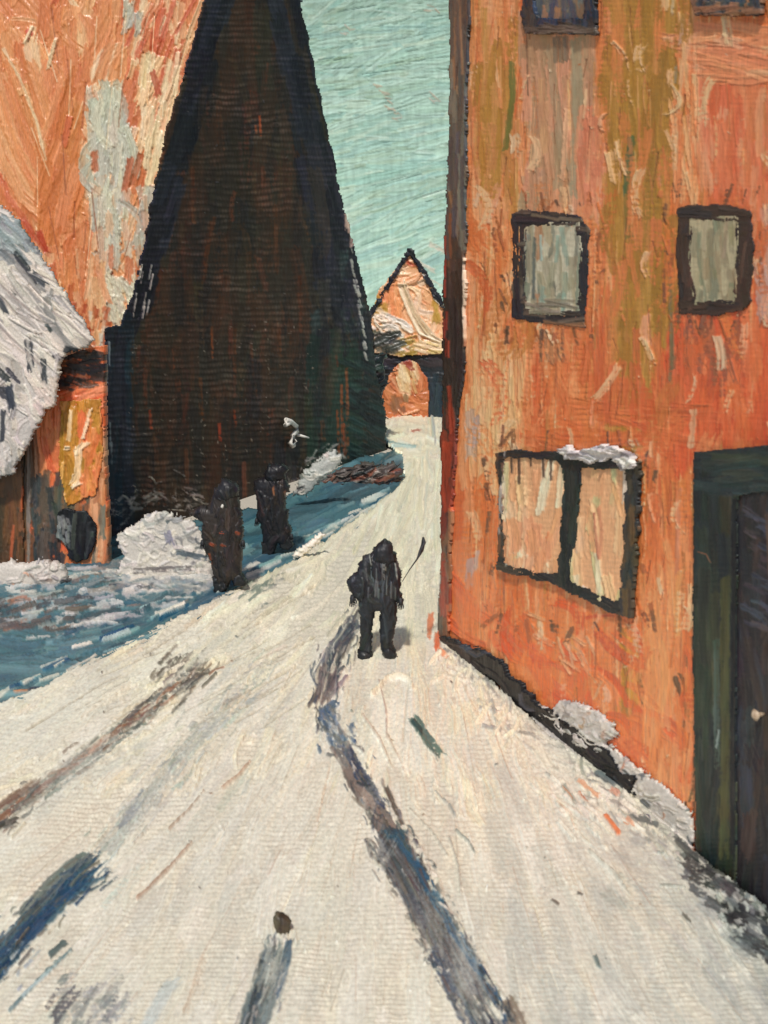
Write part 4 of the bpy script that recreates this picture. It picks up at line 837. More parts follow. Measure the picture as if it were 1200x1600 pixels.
    cv.stroke([(1175, 380), (1192, 440), (1196, 500)], 13, rgb(176, 150, 148), h=.8, dry=.3, var=.04); cv.stroke([(1200, 320), (1210, 470)], 14, rgb(196, 152, 140), h=.6, dry=.4)
    # pale lights and cool greys in the lower wall
    cv.fill(50, (740, 560, 815, 720), V, (60, 140), (3, 7), [(rgb(232, 180, 136), 3), (rgb(226, 166, 118), 2)], h=(.8, 1.5), dry=(.1, .5), jit=.04)
    for p, ww, c in [([(735, 640), (738, 720)], 10, rgb(186, 162, 150)), ([(745, 650), (746, 700)], 7, rgb(172, 158, 160)), ([(738, 870), (733, 920)], 8, rgb(176, 160, 164)), ([(748, 860), (744, 890)], 4, rgb(186, 166, 160)), ([(724, 1000), (720, 940)], 6, rgb(206, 120, 74)),
                     ([(1062, 760), (1058, 900)], 5, rgb(200, 132, 100)), ([(1085, 640), (1080, 700)], 6, rgb(206, 176, 146)), ([(1048, 430), (1052, 580)], 4, rgb(96, 96, 70)), ([(1050, 520), (1048, 600)], 4, rgb(120, 112, 84))]:
        cv.stroke(p, ww, c, h=.9, dry=.4, var=.04)
    cv.fill(30, (1010, 900, 1084, 1260), V, (60, 160), (5, 10), [(rgb(222, 150, 100), 2), (rgb(212, 128, 78), 1)], h=(.5, 1.1), dry=(.1, .5), jit=.05)
    for x, y in [(905, 1010), (842, 1000), (905, 1050)]:
        for k in range(6): cv.dab(x + RNG.normal() * 12, y + RNG.normal() * 18, 36, 1.1 + RNG.normal() * .4, 3, rgb(214, 164, 132), h=1.5, dry=.4)
    # drips beneath the windows
    for x in (846, 855, 864, 872, 880): cv.stroke([(x, 512), (x + RNG.normal() * 2, RNG.uniform(545, 575))], 3.4, [rgb(92, 74, 62), rgb(140, 96, 70)][RNG.integers(2)], h=.9, dry=.35, var=.05)
    cv.fill(14, (850, 545, 888, 568), 1.2, (8, 20), (2, 4), [(rgb(104, 84, 70), 1)], h=(.6, 1.2), dry=(.3, .6))
    cv.fill(26, (1075, 490, 1165, 600), V, (24, 80), (4, 8), [(rgb(140, 84, 62), 2), (rgb(168, 84, 58), 1)], h=(.3, .8), dry=(.4, .8))
    for x in (868, 876, 884): cv.stroke([(x, 56), (x + 2, 98)], 5, rgb(112, 100, 88), h=.9, dry=.4)
    cv.stroke([(824, 50), (826, 150)], 1.6, rgb(120, 92, 74), h=.8, dry=.2)
    cv.speck(260, (740, 0, 1200, 1250), [rgb(232, 178, 136), rgb(176, 96, 60), rgb(224, 200, 172)], r=(.6, 1.6), h=1.3)
    for k in range(120):
        x, y = RNG.uniform(740, 1090), RNG.uniform(0, 1150); L = RNG.uniform(30, 130)
        cv.scratch([(x, y), (x + RNG.normal() * 4, y + L)], [rgb(160, 88, 54), rgb(232, 176, 134)][RNG.integers(2)], .9, RNG.uniform(-1.5, 1.6), .55)
    cv.fill(40, (1068, 980, 1092, 1330), V, (30, 90), (3, 6), [(rgb(206, 104, 60), 2), (rgb(70, 60, 40), .6)], h=(.6, 1.3), dry=(.2, .6))
    cv.stroke([(1082, 1270), (1086, 1330)], 6, rgb(190, 92, 50), h=1, dry=.3)
    cv.fill(130, (730, 320, 1225, 1250), lambda x, y: V + RNG.normal() * .25, (40, 150), (10, 24), [(rgb(212, 120, 66), 3), (rgb(204, 104, 56), 3), (rgb(218, 140, 92), 2), (rgb(194, 90, 50), 1.6), (rgb(176, 112, 54), .8)], h=(.2, .9), dry=(.45, .8), op=(.5, .9), var=.05, bend=.5)
    cv.fill(40, (940, -20, 1070, 480), V, (50, 150), (4, 12), [(rgb(206, 122, 74), 2), (rgb(150, 110, 44), 3)], h=(.2, .8), dry=(.5, .8), var=.04)
    cv.fill(90, (735, 0, 1225, 1250), lambda x, y: V + RNG.normal() * .2, (20, 80), (3, 10), [(rgb(232, 186, 150), 3), (rgb(224, 160, 130), 2), (rgb(206, 190, 166), .8)], h=(.7, 1.7), dry=(.5, .82), var=.05, bend=.4)
    for wx, wy, ww, wh in ((858, 420, 75, 105), (1115, 405, 75, 100), (888, 835, 125, 145)):
        for k in range(46):
            t = RNG.random() * 4; e = RNG.uniform(-1, 1)
            x, y = [(wx + e * ww, wy - wh), (wx + ww, wy + e * wh), (wx + e * ww, wy + wh), (wx - ww, wy + e * wh)][int(t)]
            cv.dab(x + RNG.normal() * 5, y + RNG.normal() * 7, RNG.uniform(12, 40), V + RNG.normal() * .3, RNG.uniform(1.5, 5), [rgb(110, 74, 52), rgb(150, 84, 52), rgb(196, 110, 66), rgb(80, 62, 50)][RNG.integers(4)], h=1, dry=RNG.uniform(.5, .8))
    for k in range(90):
        x, y = RNG.uniform(735, 1085), RNG.uniform(0, 1200); L = RNG.uniform(12, 70)
        cv.scratch([(x, y), (x + RNG.normal() * 5, y + L)], rgb(122, 66, 42), .8, -1.6, .7)
    cv.fill(160, (730, -20, 1225, 1330), V, (20, 110), (1, 2.6), TH, h=(.3, 1.1), dry=(.45, .85), var=.05, jit=.05, op=(.4, .8))
    cv.tone((1.0, .97, .91), 1.0)
    poly = [(700, -640), (1640, -640), (1640, 2050), (1090, 1352), (1000, 1275), (840, 1135), (692, 1008), (698, 700), (706, 200)]
    sheet('wall', cv, RW, poly, hs=1.3, thick=.2, parent=root, k=K_RIGHT, mat=PAINT_WALL, rag=(2, 9))
    P = lambda x, y, o=-.1: RW.at(np.array(float(x)), np.array(float(y)), o)[0]
    a, b = P(715, -620), P(1630, -620); a0, b0 = a.copy(), b.copy(); a0[2] = -.1; b0[2] = -.1; b[2] = a[2]
    prism('house_body', [a0, b0, b, a], (7.5, 2.3, 0), M_ORANGE, root)
    ev = np.array([7.5, 2.3, 0.]); mid = .5
    r = [a + (0, 0, .02), b + (0, 0, .02), b + ev, a + ev, a + ev * .5 + (0, 0, 3.2), b + ev * .5 + (0, 0, 3.2)]
    me = bpy.data.meshes.new('roof'); me.from_pydata([tuple(v) for v in r], [], [(0, 1, 5, 4), (3, 4, 5, 2), (0, 4, 3), (1, 2, 5), (0, 3, 2, 1)]); me.materials.append(M_SNOW); me.update(); link('roof', me, root)
    # dark corner post with red-brown streaks
    cc = Canvas(rng(684, 745), rng(-640, 1040, -20, 1040, 30), rgb(70, 56, 46), (9, 5), .0)
    cc.fill(150, (690, -20, 728, 1010), 1.6, (80, 240), (3, 8), [(rgb(58, 48, 42), 3), (rgb(40, 38, 40), 2), (rgb(104, 84, 66), 1.6), (rgb(126, 70, 44), 1.5)], h=(.6, 1.5), dry=(0, .45), var=.06, jit=.03)
    cc.fill(60, (700, -20, 728, 330), V, (80, 200), (2, 5), [(rgb(104, 104, 92), 3), (rgb(70, 66, 60), 2), (rgb(140, 100, 70), 1), (rgb(60, 66, 70), 2)], h=(.8, 1.6), dry=(.1, .5), jit=.03)
    cc.fill(40, (690, 420, 722, 690), V, (50, 140), (4, 8), [(rgb(40, 34, 32), 3), (rgb(58, 42, 36), 1)], h=(.6, 1.4), dry=(0, .3), jit=.03)
    cc.fill(30, (688, 640, 712, 960), V, (30, 100), (4, 8), [(rgb(150, 56, 34), 3), (rgb(120, 52, 36), 2), (rgb(60, 44, 38), 1.5)], h=(1, 2), dry=(0, .35), jit=.05)
    cc.stroke([(700, 690), (696, 750), (700, 800)], 9, rgb(164, 62, 36), h=1.8, dry=.05)
    cc.stroke([(729, 400), (727, 470), (731, 560)], 5, rgb(226, 200, 172), h=1.8, dry=.2); cc.stroke([(732, 520), (733, 556)], 7, rgb(222, 196, 170), h=2, dry=.15)
    for k in range(10): cc.dab(696 + RNG.normal() * 3, RNG.uniform(300, 620), 30, 1.57, 2.4, rgb(150, 52, 36), h=1.2, dry=.4)
    cc.fill(16, (700, 820, 722, 1000), V, (40, 90), (3, 7), [(rgb(196, 104, 62), 2), (rgb(120, 84, 60), 1)], h=(.8, 1.5), dry=(.1, .5))
    poly = [(703, -640), (726, -640), (733, 0), (728, 300), (726, 560), (716, 640), (706, 820), (700, 1020), (684, 1010), (688, 900), (690, 700), (694, 400), (702, 180)]
    o = sheet('corner_post', cc, RW, poly, off=.04, hs=.8, thick=.045, parent=root, k=K_RIGHT, mat=PAINT_WALL, rag=(3, 14))
    # black plinth along the foot of the wall
    cp = Canvas(rng(680, 1100), rng(985, 1380), rgb(26, 26, 28), (8, 6), .2)
    cp.fill(170, [(688, 990), (860, 1090), (1090, 1300), (1090, 1350), (850, 1150), (700, 1030)], .72, (24, 70), (4, 9), [(rgb(24, 24, 26), 4), (rgb(40, 38, 38), 2), (rgb(56, 46, 40), 1), (rgb(74, 78, 82), .5)], h=(1, 2.4), dry=(0, .3), bend=.4)
    cp.stroke([(720, 1008), (745, 1024), (765, 1018)], 5, rgb(64, 70, 76), h=2.2, dry=.1)
    poly = [(689, 996), (715, 1004), (748, 1008), (780, 1038), (810, 1068), (835, 1092), (865, 1110), (940, 1168), (985, 1212), (990, 1240), (960, 1245), (880, 1185), (835, 1128), (805, 1112), (770, 1062), (735, 1045), (700, 1018)]
    o = sheet('plinth', cp, RW, poly, off=.08, hs=1.6, thick=.09, parent=root, k=K_RIGHT, mat=PAINT_DARK, rag=(9, 11)); o['label'] = 'black ragged plinth'

    def ring(c, poly_o, poly_i, amp=3.2):
        return rag_mask(c.X, c.Y, poly_o, amp, 9, 1) & ~rag_mask(c.X, c.Y, poly_i, amp, 9, 2)
    def window(frame_o, frame_i, bx, frame_pal, pane_pal, label, paint=None, pd=(.1, .5)):
        fx = Canvas(rng(bx[0], bx[2]), rng(bx[1], bx[3]), frame_pal[0][0], (8.5, 6), .05)
        cx, cy = (bx[0] + bx[2]) / 2, (bx[1] + bx[3]) / 2
        def a(x, y): return .03 if abs(y - cy) / (bx[3] - bx[1]) > abs(x - cx) / (bx[2] - bx[0]) else V
        fx.fill(90, bx, a, (24, 80), (3, 7), frame_pal, h=(.7, 1.8), dry=(0, .4), var=.04)
        fr = sheet('window', fx, RW, None, off=.012, hs=.8, thick=.015, parent=root, k=K_RIGHT, mat=PAINT_DARK, mask=ring(fx, frame_o, frame_i))
        fr['label'] = label
        px = Canvas(rng(bx[0], bx[2]), rng(bx[1], bx[3]), pane_pal[0][0], (8.5, 6), .4)
        px.fill(80, bx, V, (30, 100), (3, 8), pane_pal, h=(.5, 1.3), dry=pd, var=.045)
        if paint: paint(px)
        sheet('pane', px, RW, [(cx + (x - cx) * 1.16, cy + (y - cy) * 1.12) for x, y in frame_i], off=.012, hs=.7, thick=.01, parent=fr, k=K_RIGHT, mat=PAINT_WALL, rag=(2, 9))
        return fr
    DK = [(rgb(40, 40, 44), 4), (rgb(30, 32, 40), 2), (rgb(62, 54, 48), 2), (rgb(104, 88, 74), 1.6), (rgb(150, 104, 72), .6)]
    GP = [(rgb(186, 180, 156), 1.6), (rgb(146, 142, 116), 4), (rgb(104, 112, 98), 2), (rgb(168, 154, 124), 2.4), (rgb(164, 112, 78), 1.4), (rgb(128, 152, 138), 1.4), (rgb(84, 88, 78), 1)]
    def p1(c):
        for k in range(8): c.dab(862 + RNG.normal() * 12, 480 + RNG.normal() * 6, 50, .05 + RNG.normal() * .15, 3, rgb(120, 112, 96), h=1.5, dry=.3)
        c.stroke([(836, 370), (834, 470)], 3, rgb(74, 90, 92), h=1, dry=.3); c.stroke([(845, 366), (846, 410)], 3, rgb(150, 182, 174), h=1.2, dry=.3)
    window([(799, 334), (815, 326), (900, 334), (908, 338), (921, 360), (919, 440), (914, 512), (830, 506), (798, 496), (802, 420)],
           [(824, 362), (846, 354), (900, 352), (905, 420), (900, 484), (860, 486), (826, 482), (822, 420)], (790, 318, 930, 522), DK, GP, 'upper window nearest the corner, grey-green pane in a thick black frame', p1)
    DK2 = [(rgb(62, 48, 42), 4), (rgb(44, 40, 42), 2), (rgb(84, 60, 50), 2)]
    GP2 = [(rgb(172, 160, 128), 1.5), (rgb(140, 130, 102), 4), (rgb(118, 122, 100), 3), (rgb(150, 132, 102), 2), (rgb(134, 142, 120), 1)]
    window([(1058, 326), (1080, 320), (1130, 318), (1172, 328), (1178, 380), (1172, 470), (1164, 488), (1100, 494), (1062, 490), (1056, 400)],
           [(1082, 346), (1150, 345), (1150, 410), (1146, 468), (1090, 470), (1080, 420)], (1048, 310, 1190, 504), DK2, GP2, 'upper window farther from the corner, olive pane in a soft brown frame')
    # lower double window
    def p2(c):
        c.fill(60, (785, 715, 985, 950), V, (40, 110), (4, 9), [(rgb(222, 176, 132), 3), (rgb(214, 156, 110), 3), (rgb(232, 212, 180), 2.2), (rgb(184, 182, 132), 1.4), (rgb(206, 128, 84), 1.6), (rgb(206, 196, 180), 1)], h=(.9, 1.9), dry=(0, .35))
        c.stroke([(792, 720), (790, 800)], 6, rgb(176, 170, 120), h=1.4, dry=.2); c.stroke([(788, 740), (792, 840)], 4, rgb(222, 204, 170), h=1.4, dry=.2)
        c.fill(16, (786, 830, 860, 900), V, (30, 60), (6, 11), [(rgb(216, 150, 106), 1)], h=(.8, 1.4), dry=(0, .2))
        for x in (800, 812, 830, 850, 862): c.stroke([(x, 714), (x + 1, RNG.uniform(728, 760))], 2.6, rgb(60, 48, 42), h=1, dry=.35)
        c.stroke([(938, 870), (942, 830), (936, 790)], 4, rgb(196, 132, 100), h=1.6); c.stroke([(930, 800), (938, 875)], 2, rgb(172, 110, 84), h=1.6)
    OUT = [(774, 706), (800, 702), (880, 706), (920, 712), (1000, 722), (996, 820), (988, 968), (950, 958), (900, 930), (862, 912), (776, 890), (780, 800)]
    DK3 = [(rgb(38, 38, 40), 4), (rgb(32, 42, 42), 3), (rgb(66, 52, 42), 1.6), (rgb(86, 72, 56), .8)]
    fx = Canvas(rng(765, 1012), rng(692, 980), rgb(38, 40, 40), (8.5, 6), .3)
    fx.fill(50, (765, 695, 1010, 735), .06, (30, 90), (3, 6), DK3, h=(.9, 1.9), dry=(0, .4)); fx.fill(50, [(770, 880), (870, 900), (1000, 950), (990, 975), (860, 925)], .38, (24, 70), (4, 8), DK3, h=(.9, 1.9), dry=(0, .4))
    fx.fill(50, (868, 715, 915, 930), 1.62, (40, 100), (4, 8), [(rgb(34, 44, 40), 3), (rgb(28, 34, 34), 2), (rgb(48, 52, 40), 1)], h=(.6, 1.5), dry=(0, .3)); fx.fill(40, (968, 720, 1005, 965), V, (40, 100), (4, 8), [(rgb(70, 62, 46), 2), (rgb(50, 54, 54), 2), (rgb(110, 84, 54), 1)], h=(.6, 1.5), dry=(.1, .5))
    fx.fill(20, (772, 720, 792, 890), V, (30, 90), (2, 5), [(rgb(110, 78, 56), 2), (rgb(62, 58, 54), 1), (rgb(176, 170, 158), .8)], h=(.8, 1.5), dry=(.1, .5))
    I1 = [(787, 717), (870, 718), (882, 740), (878, 800), (872, 894), (846, 894), (788, 880)]; I2 = [(908, 732), (978, 736), (976, 830), (968, 940), (930, 928), (892, 906), (902, 830)]
    mk = rag_mask(fx.X, fx.Y, OUT, 3.5, 9, 1) & ~rag_mask(fx.X, fx.Y, I1, 4, 9, 2) & ~rag_mask(fx.X, fx.Y, I2, 4, 9, 3)
    fr = sheet('window', fx, RW, None, off=.05, hs=1.3, thick=.045, parent=root, k=K_RIGHT, mat=PAINT_DARK, mask=mk); fr['label'] = 'lower double window with two peach panes and a dark green middle bar'
    for nm, I, bb in (('pane', [(780, 710), (884, 712), (884, 905), (780, 892)], (772, 700, 892, 912)), ('pane', [(892, 716), (990, 722), (984, 955), (888, 922)], (882, 706, 998, 962))):
        px = Canvas(rng(bb[0], bb[2]), rng(bb[1], bb[3]), rgb(216, 164, 120), (8.5, 6), .4); p2(px)
        sheet(nm, px, RW, I, off=.035, hs=1.5, thick=.03, parent=fr, k=K_RIGHT, mat=PAINT_WALL, rag=(2, 9))
    cs = Canvas(rng(865, 1005), rng(685, 745), rgb(190, 184, 180), (8, 6), .2)
    cs.fill(50, (870, 692, 1000, 738), .15, (12, 40), (2.5, 6), [(rgb(196, 190, 186), 3), (rgb(166, 162, 162), 2), (rgb(212, 204, 196), 2), (rgb(110, 104, 102), .6)], h=(1.4, 2.6), dry=(0, .4), bend=.8)
    sheet('snow', cs, RW, [(874, 704), (884, 694), (900, 706), (922, 700), (940, 694), (968, 700), (984, 706), (990, 728), (970, 734), (952, 718), (924, 724), (900, 720), (882, 714)], off=.10, hs=1.8, thick=.08, parent=fr, k=K_RIGHT, mat=PAINT_SNOW, rag=(5, 8))
    # two top windows cut by the frame: frame with sill, pane
    def topwin(x0, x1, yb, tilt, label, cols, sill):
        fx = Canvas(rng(x0 - 12, x1 + 16), rng(-240, yb + 20, -20, yb + 20), rgb(50, 46, 46), (8.5, 6), .3)
        fx.fill(60, (x0 - 10, -20, x1 + 12, yb + 12), V, (24, 60), (3, 7), cols, h=(.7, 1.7), dry=(0, .4))
        fx.fill(20, (x0, yb - 12, x1, yb + 6), tilt, (30, 70), (3, 5), sill, h=(1, 2), dry=(0, .3))
        O = [(x0, -230), (x1, -230), (x1, yb - 26), (x1 + 2, yb + 6 * tilt * 10), (x0 + 6, yb), (x0, yb - 20)]; I = [(x0 + 18, -210), (x1 - 16, -210), (x1 - 18, yb - 22), (x0 + 20, yb - 26)]
        fr = sheet('window', fx, RW, None, off=.05, hs=1.2, thick=.045, parent=root, k=K_RIGHT, mat=PAINT_DARK, mask=ring(fx, O, I)); fr['label'] = label
        px = Canvas(rng(x0 - 5, x1 + 5), rng(-240, yb + 5, -20, yb + 5), rgb(84, 84, 80), (8.5, 6), .4)
        px.fill(60, (x0, -20, x1, yb), V, (24, 60), (3, 7), [(rgb(120, 96, 74), 2), (rgb(52, 66, 86), 3), (rgb(96, 102, 96), 2), (rgb(180, 120, 84), .7)], h=(.6, 1.5), dry=(.1, .5))
        sheet('pane', px, RW, O, off=.012, hs=.7, thick=.01, parent=fr, k=K_RIGHT, mat=PAINT_WALL, rag=(2, 9))
        return fr
    topwin(816, 930, 52, .06, 'top window nearest the corner, blue-black, cut by the upper edge', [(rgb(38, 52, 78), 3), (rgb(30, 38, 54), 2), (rgb(62, 58, 56), 1.4)], [(rgb(96, 82, 72), 3), (rgb(70, 60, 54), 2)])
    topwin(1080, 1190, 26, -.02, 'top window farther from the corner, only its blurred sill showing', [(rgb(120, 88, 68), 2), (rgb(60, 66, 70), 2), (rgb(150, 100, 70), 1.4)], [(rgb(140, 96, 70), 3), (rgb(118, 84, 62), 2)])
    # deep green door case and dark door
    cf = Canvas(rng(1072, 1640, 0, 1222), rng(690, 1960, 690, 1450, 20), rgb(38, 48, 44), (8.5, 6), .5)
    cf.fill(170, (1080, 740, 1230, 1400), V, (80, 240), (6, 15), [(rgb(34, 46, 44), 4), (rgb(42, 54, 44), 2.4), (rgb(28, 38, 38), 3), (rgb(60, 62, 42), 1.2), (rgb(54, 46, 34), .7)], h=(.15, .7), dry=(.05, .5), jit=.04)
    cf.fill(60, (1085, 695, 1230, 765), .02, (40, 120), (5, 11), [(rgb(40, 52, 52), 3), (rgb(30, 40, 42), 2), (rgb(56, 60, 50), 1)], h=(.3, .9), dry=(.05, .5))
    cf.stroke([(1134, 900), (1132, 1340)], 9, rgb(74, 72, 42), h=.5, dry=.45, var=.04); cf.stroke([(1120, 1000), (1121, 1200)], 6, rgb(70, 86, 74), h=.5, dry=.5); cf.stroke([(1148, 780), (1145, 1340)], 5, rgb(20, 22, 26), h=.5, dry=.2)
    cf.stroke([(1124, 1140), (1120, 1170)], 2.4, rgb(150, 160, 152), h=1.2, dry=.3)
    cf.stroke([(1091, 862), (1104, 866), (1111, 880)], 1.3, rgb(178, 110, 84), h=1.6)
    OUTD = [(1084, 706), (1230, 692), (1640, 650), (1640, 2060), (1230, 1475), (1120, 1382), (1087, 1330), (1082, 1000)]
    IND = [(1152, 775), (1240, 762), (1560, 730), (1560, 2060), (1240, 1490), (1150, 1400)]
    fr = sheet('door_frame', cf, RW, None, off=.06, hs=1.3, thick=.06, parent=root, k=K_RIGHT, mat=PAINT_DARK, mask=rag_mask(cf.X, cf.Y, OUTD, 2, 9, 1) & ~rag_mask(cf.X, cf.Y, IND, 2, 9, 2)); fr['label'] = 'deep green door frame'
    cd = Canvas(rng(1140, 1600, 0, 1222), rng(720, 1960, 720, 1450, 20), rgb(38, 38, 42), (8.5, 6), .5)
    cd.fill(130, (1145, 750, 1230, 1400), V, (50, 160), (6, 14), [(rgb(40, 38, 40), 4), (rgb(30, 32, 38), 3), (rgb(58, 46, 44), 1.6), (rgb(46, 54, 62), 1.4)], h=(.2, .8), dry=(.1, .5))
    cd.fill(36, (1170, 790, 1230, 1000), .5, (20, 50), (3, 6), [(rgb(60, 64, 76), 2), (rgb(70, 62, 66), 1)], h=(.4, 1), dry=(.3, .7)); cd.stroke([(1200, 800), (1210, 1000)], 5, rgb(90, 74, 62), h=.8, dry=.5)
    dr = sheet('door', cd, RW, [(1146, 766), (1240, 755), (1570, 722), (1570, 2060), (1240, 1492), (1146, 1405)], off=.045, hs=1.3, thick=.04, parent=root, k=K_RIGHT, mat=PAINT_DARK, rag=(1, 9)); dr['label'] = 'near-black door at the right edge'
    c = P(1183, 1117, .12); n = RW.n
    tubes('handle', [([c - n * .08, c - n * .02, c + n * .02, c + n * .045], [.012, .02, .05, .02])], flat_mat('old_brass', (176, 150, 124), (206, 186, 160), 40, .35), dr, seg=14)
build_right()

# ================================================================ SNOW BANKS, SHRUBS, STONE
WS = [(rgb(192, 186, 176), 4), (rgb(210, 202, 188), 3), (rgb(160, 158, 152), 2.4), (rgb(112, 112, 114), 1.4), (rgb(78, 84, 90), .6)]
def bank(label, D, poly, n=130, depth=.9, extra=(), pal=WS, ang=lambda x, y: RNG.uniform(-.7, .9), hs=1.4, rag=(7, 10), lean=None):
    xs = [p[0] for p in poly]; ys = [p[1] for p in poly]; bx = (min(xs) - 12, min(ys) - 12, max(xs) + 12, max(ys) + 12)
    cv = Canvas(np.arange(bx[0], bx[2], ST), np.arange(bx[1], bx[3], ST), pal[0][0], (8, 5), .2)
    cv.fill(n, bx, ang, (8, 30), (2, 6), pal, h=(1, 2.6), dry=(0, .5), var=.05, bend=.9)
    for a in extra: cv.stroke(*a[0], **a[1])
    xc = (min(xs) + max(xs)) / 2; loc = ((xc - CX) / F * D, D, 0)
    o = lump('snow_bank', cv, D, poly, depth=depth, cap=1.2, rag=rag, k=K_BANK, mat=PAINT_SNOW, hs=hs, loc=loc, lean=lean, fe=8)
    tag(o, label, 'snow bank', 'heaps of snow along the walls'); return o
bank('round grey-white snow heap at the dark hall wall, left of the stout figure', 21.6,
     [(182, 835), (205, 822), (225, 803), (258, 794), (280, 806), (300, 812), (322, 836), (330, 872), (345, 912), (300, 922), (250, 912), (205, 914), (176, 900), (190, 870), (184, 850)], 300, .28, rag=(13, 13), hs=.9,
     extra=[(([(262, 830), (268, 850)], 7, rgb(120, 122, 134)), dict(h=1, dry=.4)), (([(275, 860), (330, 872)], 5, rgb(70, 80, 88)), dict(h=1, dry=.5)), (([(210, 890), (300, 885)], 6, rgb(96, 92, 94)), dict(h=1, dry=.6))])
bank('low crumbling snow pile in front of the orange cottage door, at the left edge', 21.0,
     [(-60, 900), (0, 880), (20, 872), (40, 880), (62, 870), (85, 876), (104, 880), (108, 900), (90, 918), (40, 934), (-10, 938), (-60, 930)], 120, .6,
     pal=[(rgb(190, 182, 172), 4), (rgb(150, 148, 144), 2), (rgb(112, 96, 90), 1.2), (rgb(206, 150, 120), .5)])
bank('thin pale snow drift behind the slim dark figure, at the foot of the hall', 29.0,
     [(455, 775), (468, 742), (490, 722), (508, 706), (524, 702), (534, 712), (530, 735), (505, 752), (480, 778)], 90, .5, pal=[(rgb(170, 172, 166), 3), (rgb(206, 200, 188), 2), (rgb(96, 100, 96), 1.6), (rgb(62, 60, 58), .8)])
bank('white ridge of shovelled snow lying at the roadside beside the slim figure', 23.0,
     [(458, 862), (480, 845), (500, 830), (512, 834), (500, 850), (478, 868), (455, 880)], 40, .4, ang=lambda x, y: -.6, pal=[(rgb(222, 214, 198), 3), (rgb(206, 200, 188), 1)], rag=(3, 7))
bank('ragged snow heap against the black plinth of the orange house', 13.3,
     [(830, 1128), (836, 1098), (862, 1106), (880, 1090), (905, 1098), (935, 1108), (962, 1128), (970, 1150), (952, 1158), (962, 1205), (920, 1196), (880, 1176), (848, 1150)], 180, .35, lean=RW, ang=lambda x, y: .6 + RNG.normal() * .6,
     pal=[(rgb(196, 190, 182), 4), (rgb(216, 208, 196), 3), (rgb(140, 138, 132), 1.4), (rgb(180, 150, 124), .8)])
bank('long crumbly snow bank between the heap and the green door frame', 11.6,
     [(925, 1158), (950, 1160), (985, 1186), (1020, 1212), (1050, 1234), (1075, 1258), (1088, 1290), (1086, 1338), (1060, 1336), (1030, 1330), (962, 1290), (908, 1240), (890, 1200)], 300, .3, lean=RW, ang=lambda x, y: .7 + RNG.normal() * .6,
     pal=[(rgb(200, 194, 184), 4), (rgb(214, 206, 192), 3), (rgb(224, 216, 202), 2), (rgb(150, 148, 142), 1.4), (rgb(190, 120, 84), .5), (rgb(70, 76, 78), .9)])

def shrub(name, label, D, poly, pal, ang, n, depth, hs=1.8, grp=None, leaves=160):
    xs = [p[0] for p in poly]; ys = [p[1] for p in poly]; bx = (min(xs) - 14, min(ys) - 14, max(xs) + 14, max(ys) + 14)
    cv = Canvas(rng(bx[0], bx[2]), rng(bx[1], bx[3]), pal[0][0], (8, 5), .2)
    cv.fill(n, bx, ang, (16, 50), (2, 5.5), pal, h=(1.2, 2.8), dry=(0, .35), var=.06, bend=.6)
    xc = (min(xs) + max(xs)) / 2; root = thing(name, label, 'shrub', ((xc - CX) / F * D, D, 0))
    lump('foliage', cv, D, poly, depth=depth, cap=1.5, rag=(9, 10), k=K_FRONT, mat=PAINT_DARK, hs=hs, parent=root)
    # stalks of paint sticking out of the mass
    tb = []
    while len(tb) < leaves // 6:
        x, y = RNG.uniform(bx[0], bx[2]), RNG.uniform(bx[1], bx[3])
        if not pip(x, y, poly): continue
        a = ang(x, y) + RNG.normal() * .2; L = RNG.uniform(8, 22); s = D / F
        p = np.array([(x - CX) * s, D - .35 - RNG.random() * .2, H0 - (y - CY) * s]); q = p + np.array([math.cos(a) * L * s, -.05, -math.sin(a) * L * s])
        tb.append(([p, (p + q) / 2 + (0, -.05, 0), q], [.02, .03, .006]))
    for b in tb: tubes('branch', [b], M_DARK, root, seg=5)
    return root
shrub('dark_shrub', 'black-green bristling shrub between the dark hall and the far archway', 43.0, [(546, 570), (580, 548), (602, 552), (606, 575), (604, 600), (600, 640), (606, 668), (600, 696), (600, 708), (560, 712), (540, 700), (545, 640)],
      [(rgb(30, 40, 42), 4), (rgb(40, 58, 54), 3), (rgb(24, 28, 32), 2), (rgb(118, 60, 46), .6), (rgb(96, 112, 104), .5)], lambda x, y: -.5 if y < 640 else .6, 130, .6)
shrub('low_hedge', 'low rust-brown hedge with snow flecks where the blue-shaded pavement meets the road', 33.0, [(476, 770), (500, 745), (540, 728), (580, 722), (612, 724), (628, 732), (630, 748), (612, 764), (570, 782), (530, 790), (500, 786)],
      [(rgb(74, 66, 62), 4), (rgb(96, 88, 80), 2), (rgb(146, 74, 52), 2), (rgb(48, 52, 54), 2), (rgb(190, 184, 170), .9), (rgb(120, 72, 56), 1.5)], lambda x, y: -.3, 170, .5)
def stone():
    cv = Canvas(rng(415, 465), rng(1415, 1470), rgb(76, 68, 54), (8, 5), .2, )
    cv.fill(24, (420, 1418, 460, 1465), 1.4, (14, 30), (3, 6), [(rgb(78, 70, 54), 3), (rgb(58, 50, 40), 2), (rgb(96, 88, 72), 1)], h=(1, 2), dry=(0, .3))
    D = dist_of(1462)
    o = lump('stone', cv, D, [(424, 1434), (432, 1424), (444, 1427), (455, 1438), (454, 1452), (446, 1462), (440, 1458), (434, 1462), (428, 1448)], depth=.9, rag=(2, 7), k=K_FRONT, mat=PAINT_DARK, loc=((440 - CX) / F * D, D, 0))
    tag(o, 'small brown stone lying in the snow at the head of the short grey stroke', 'stone')
stone()

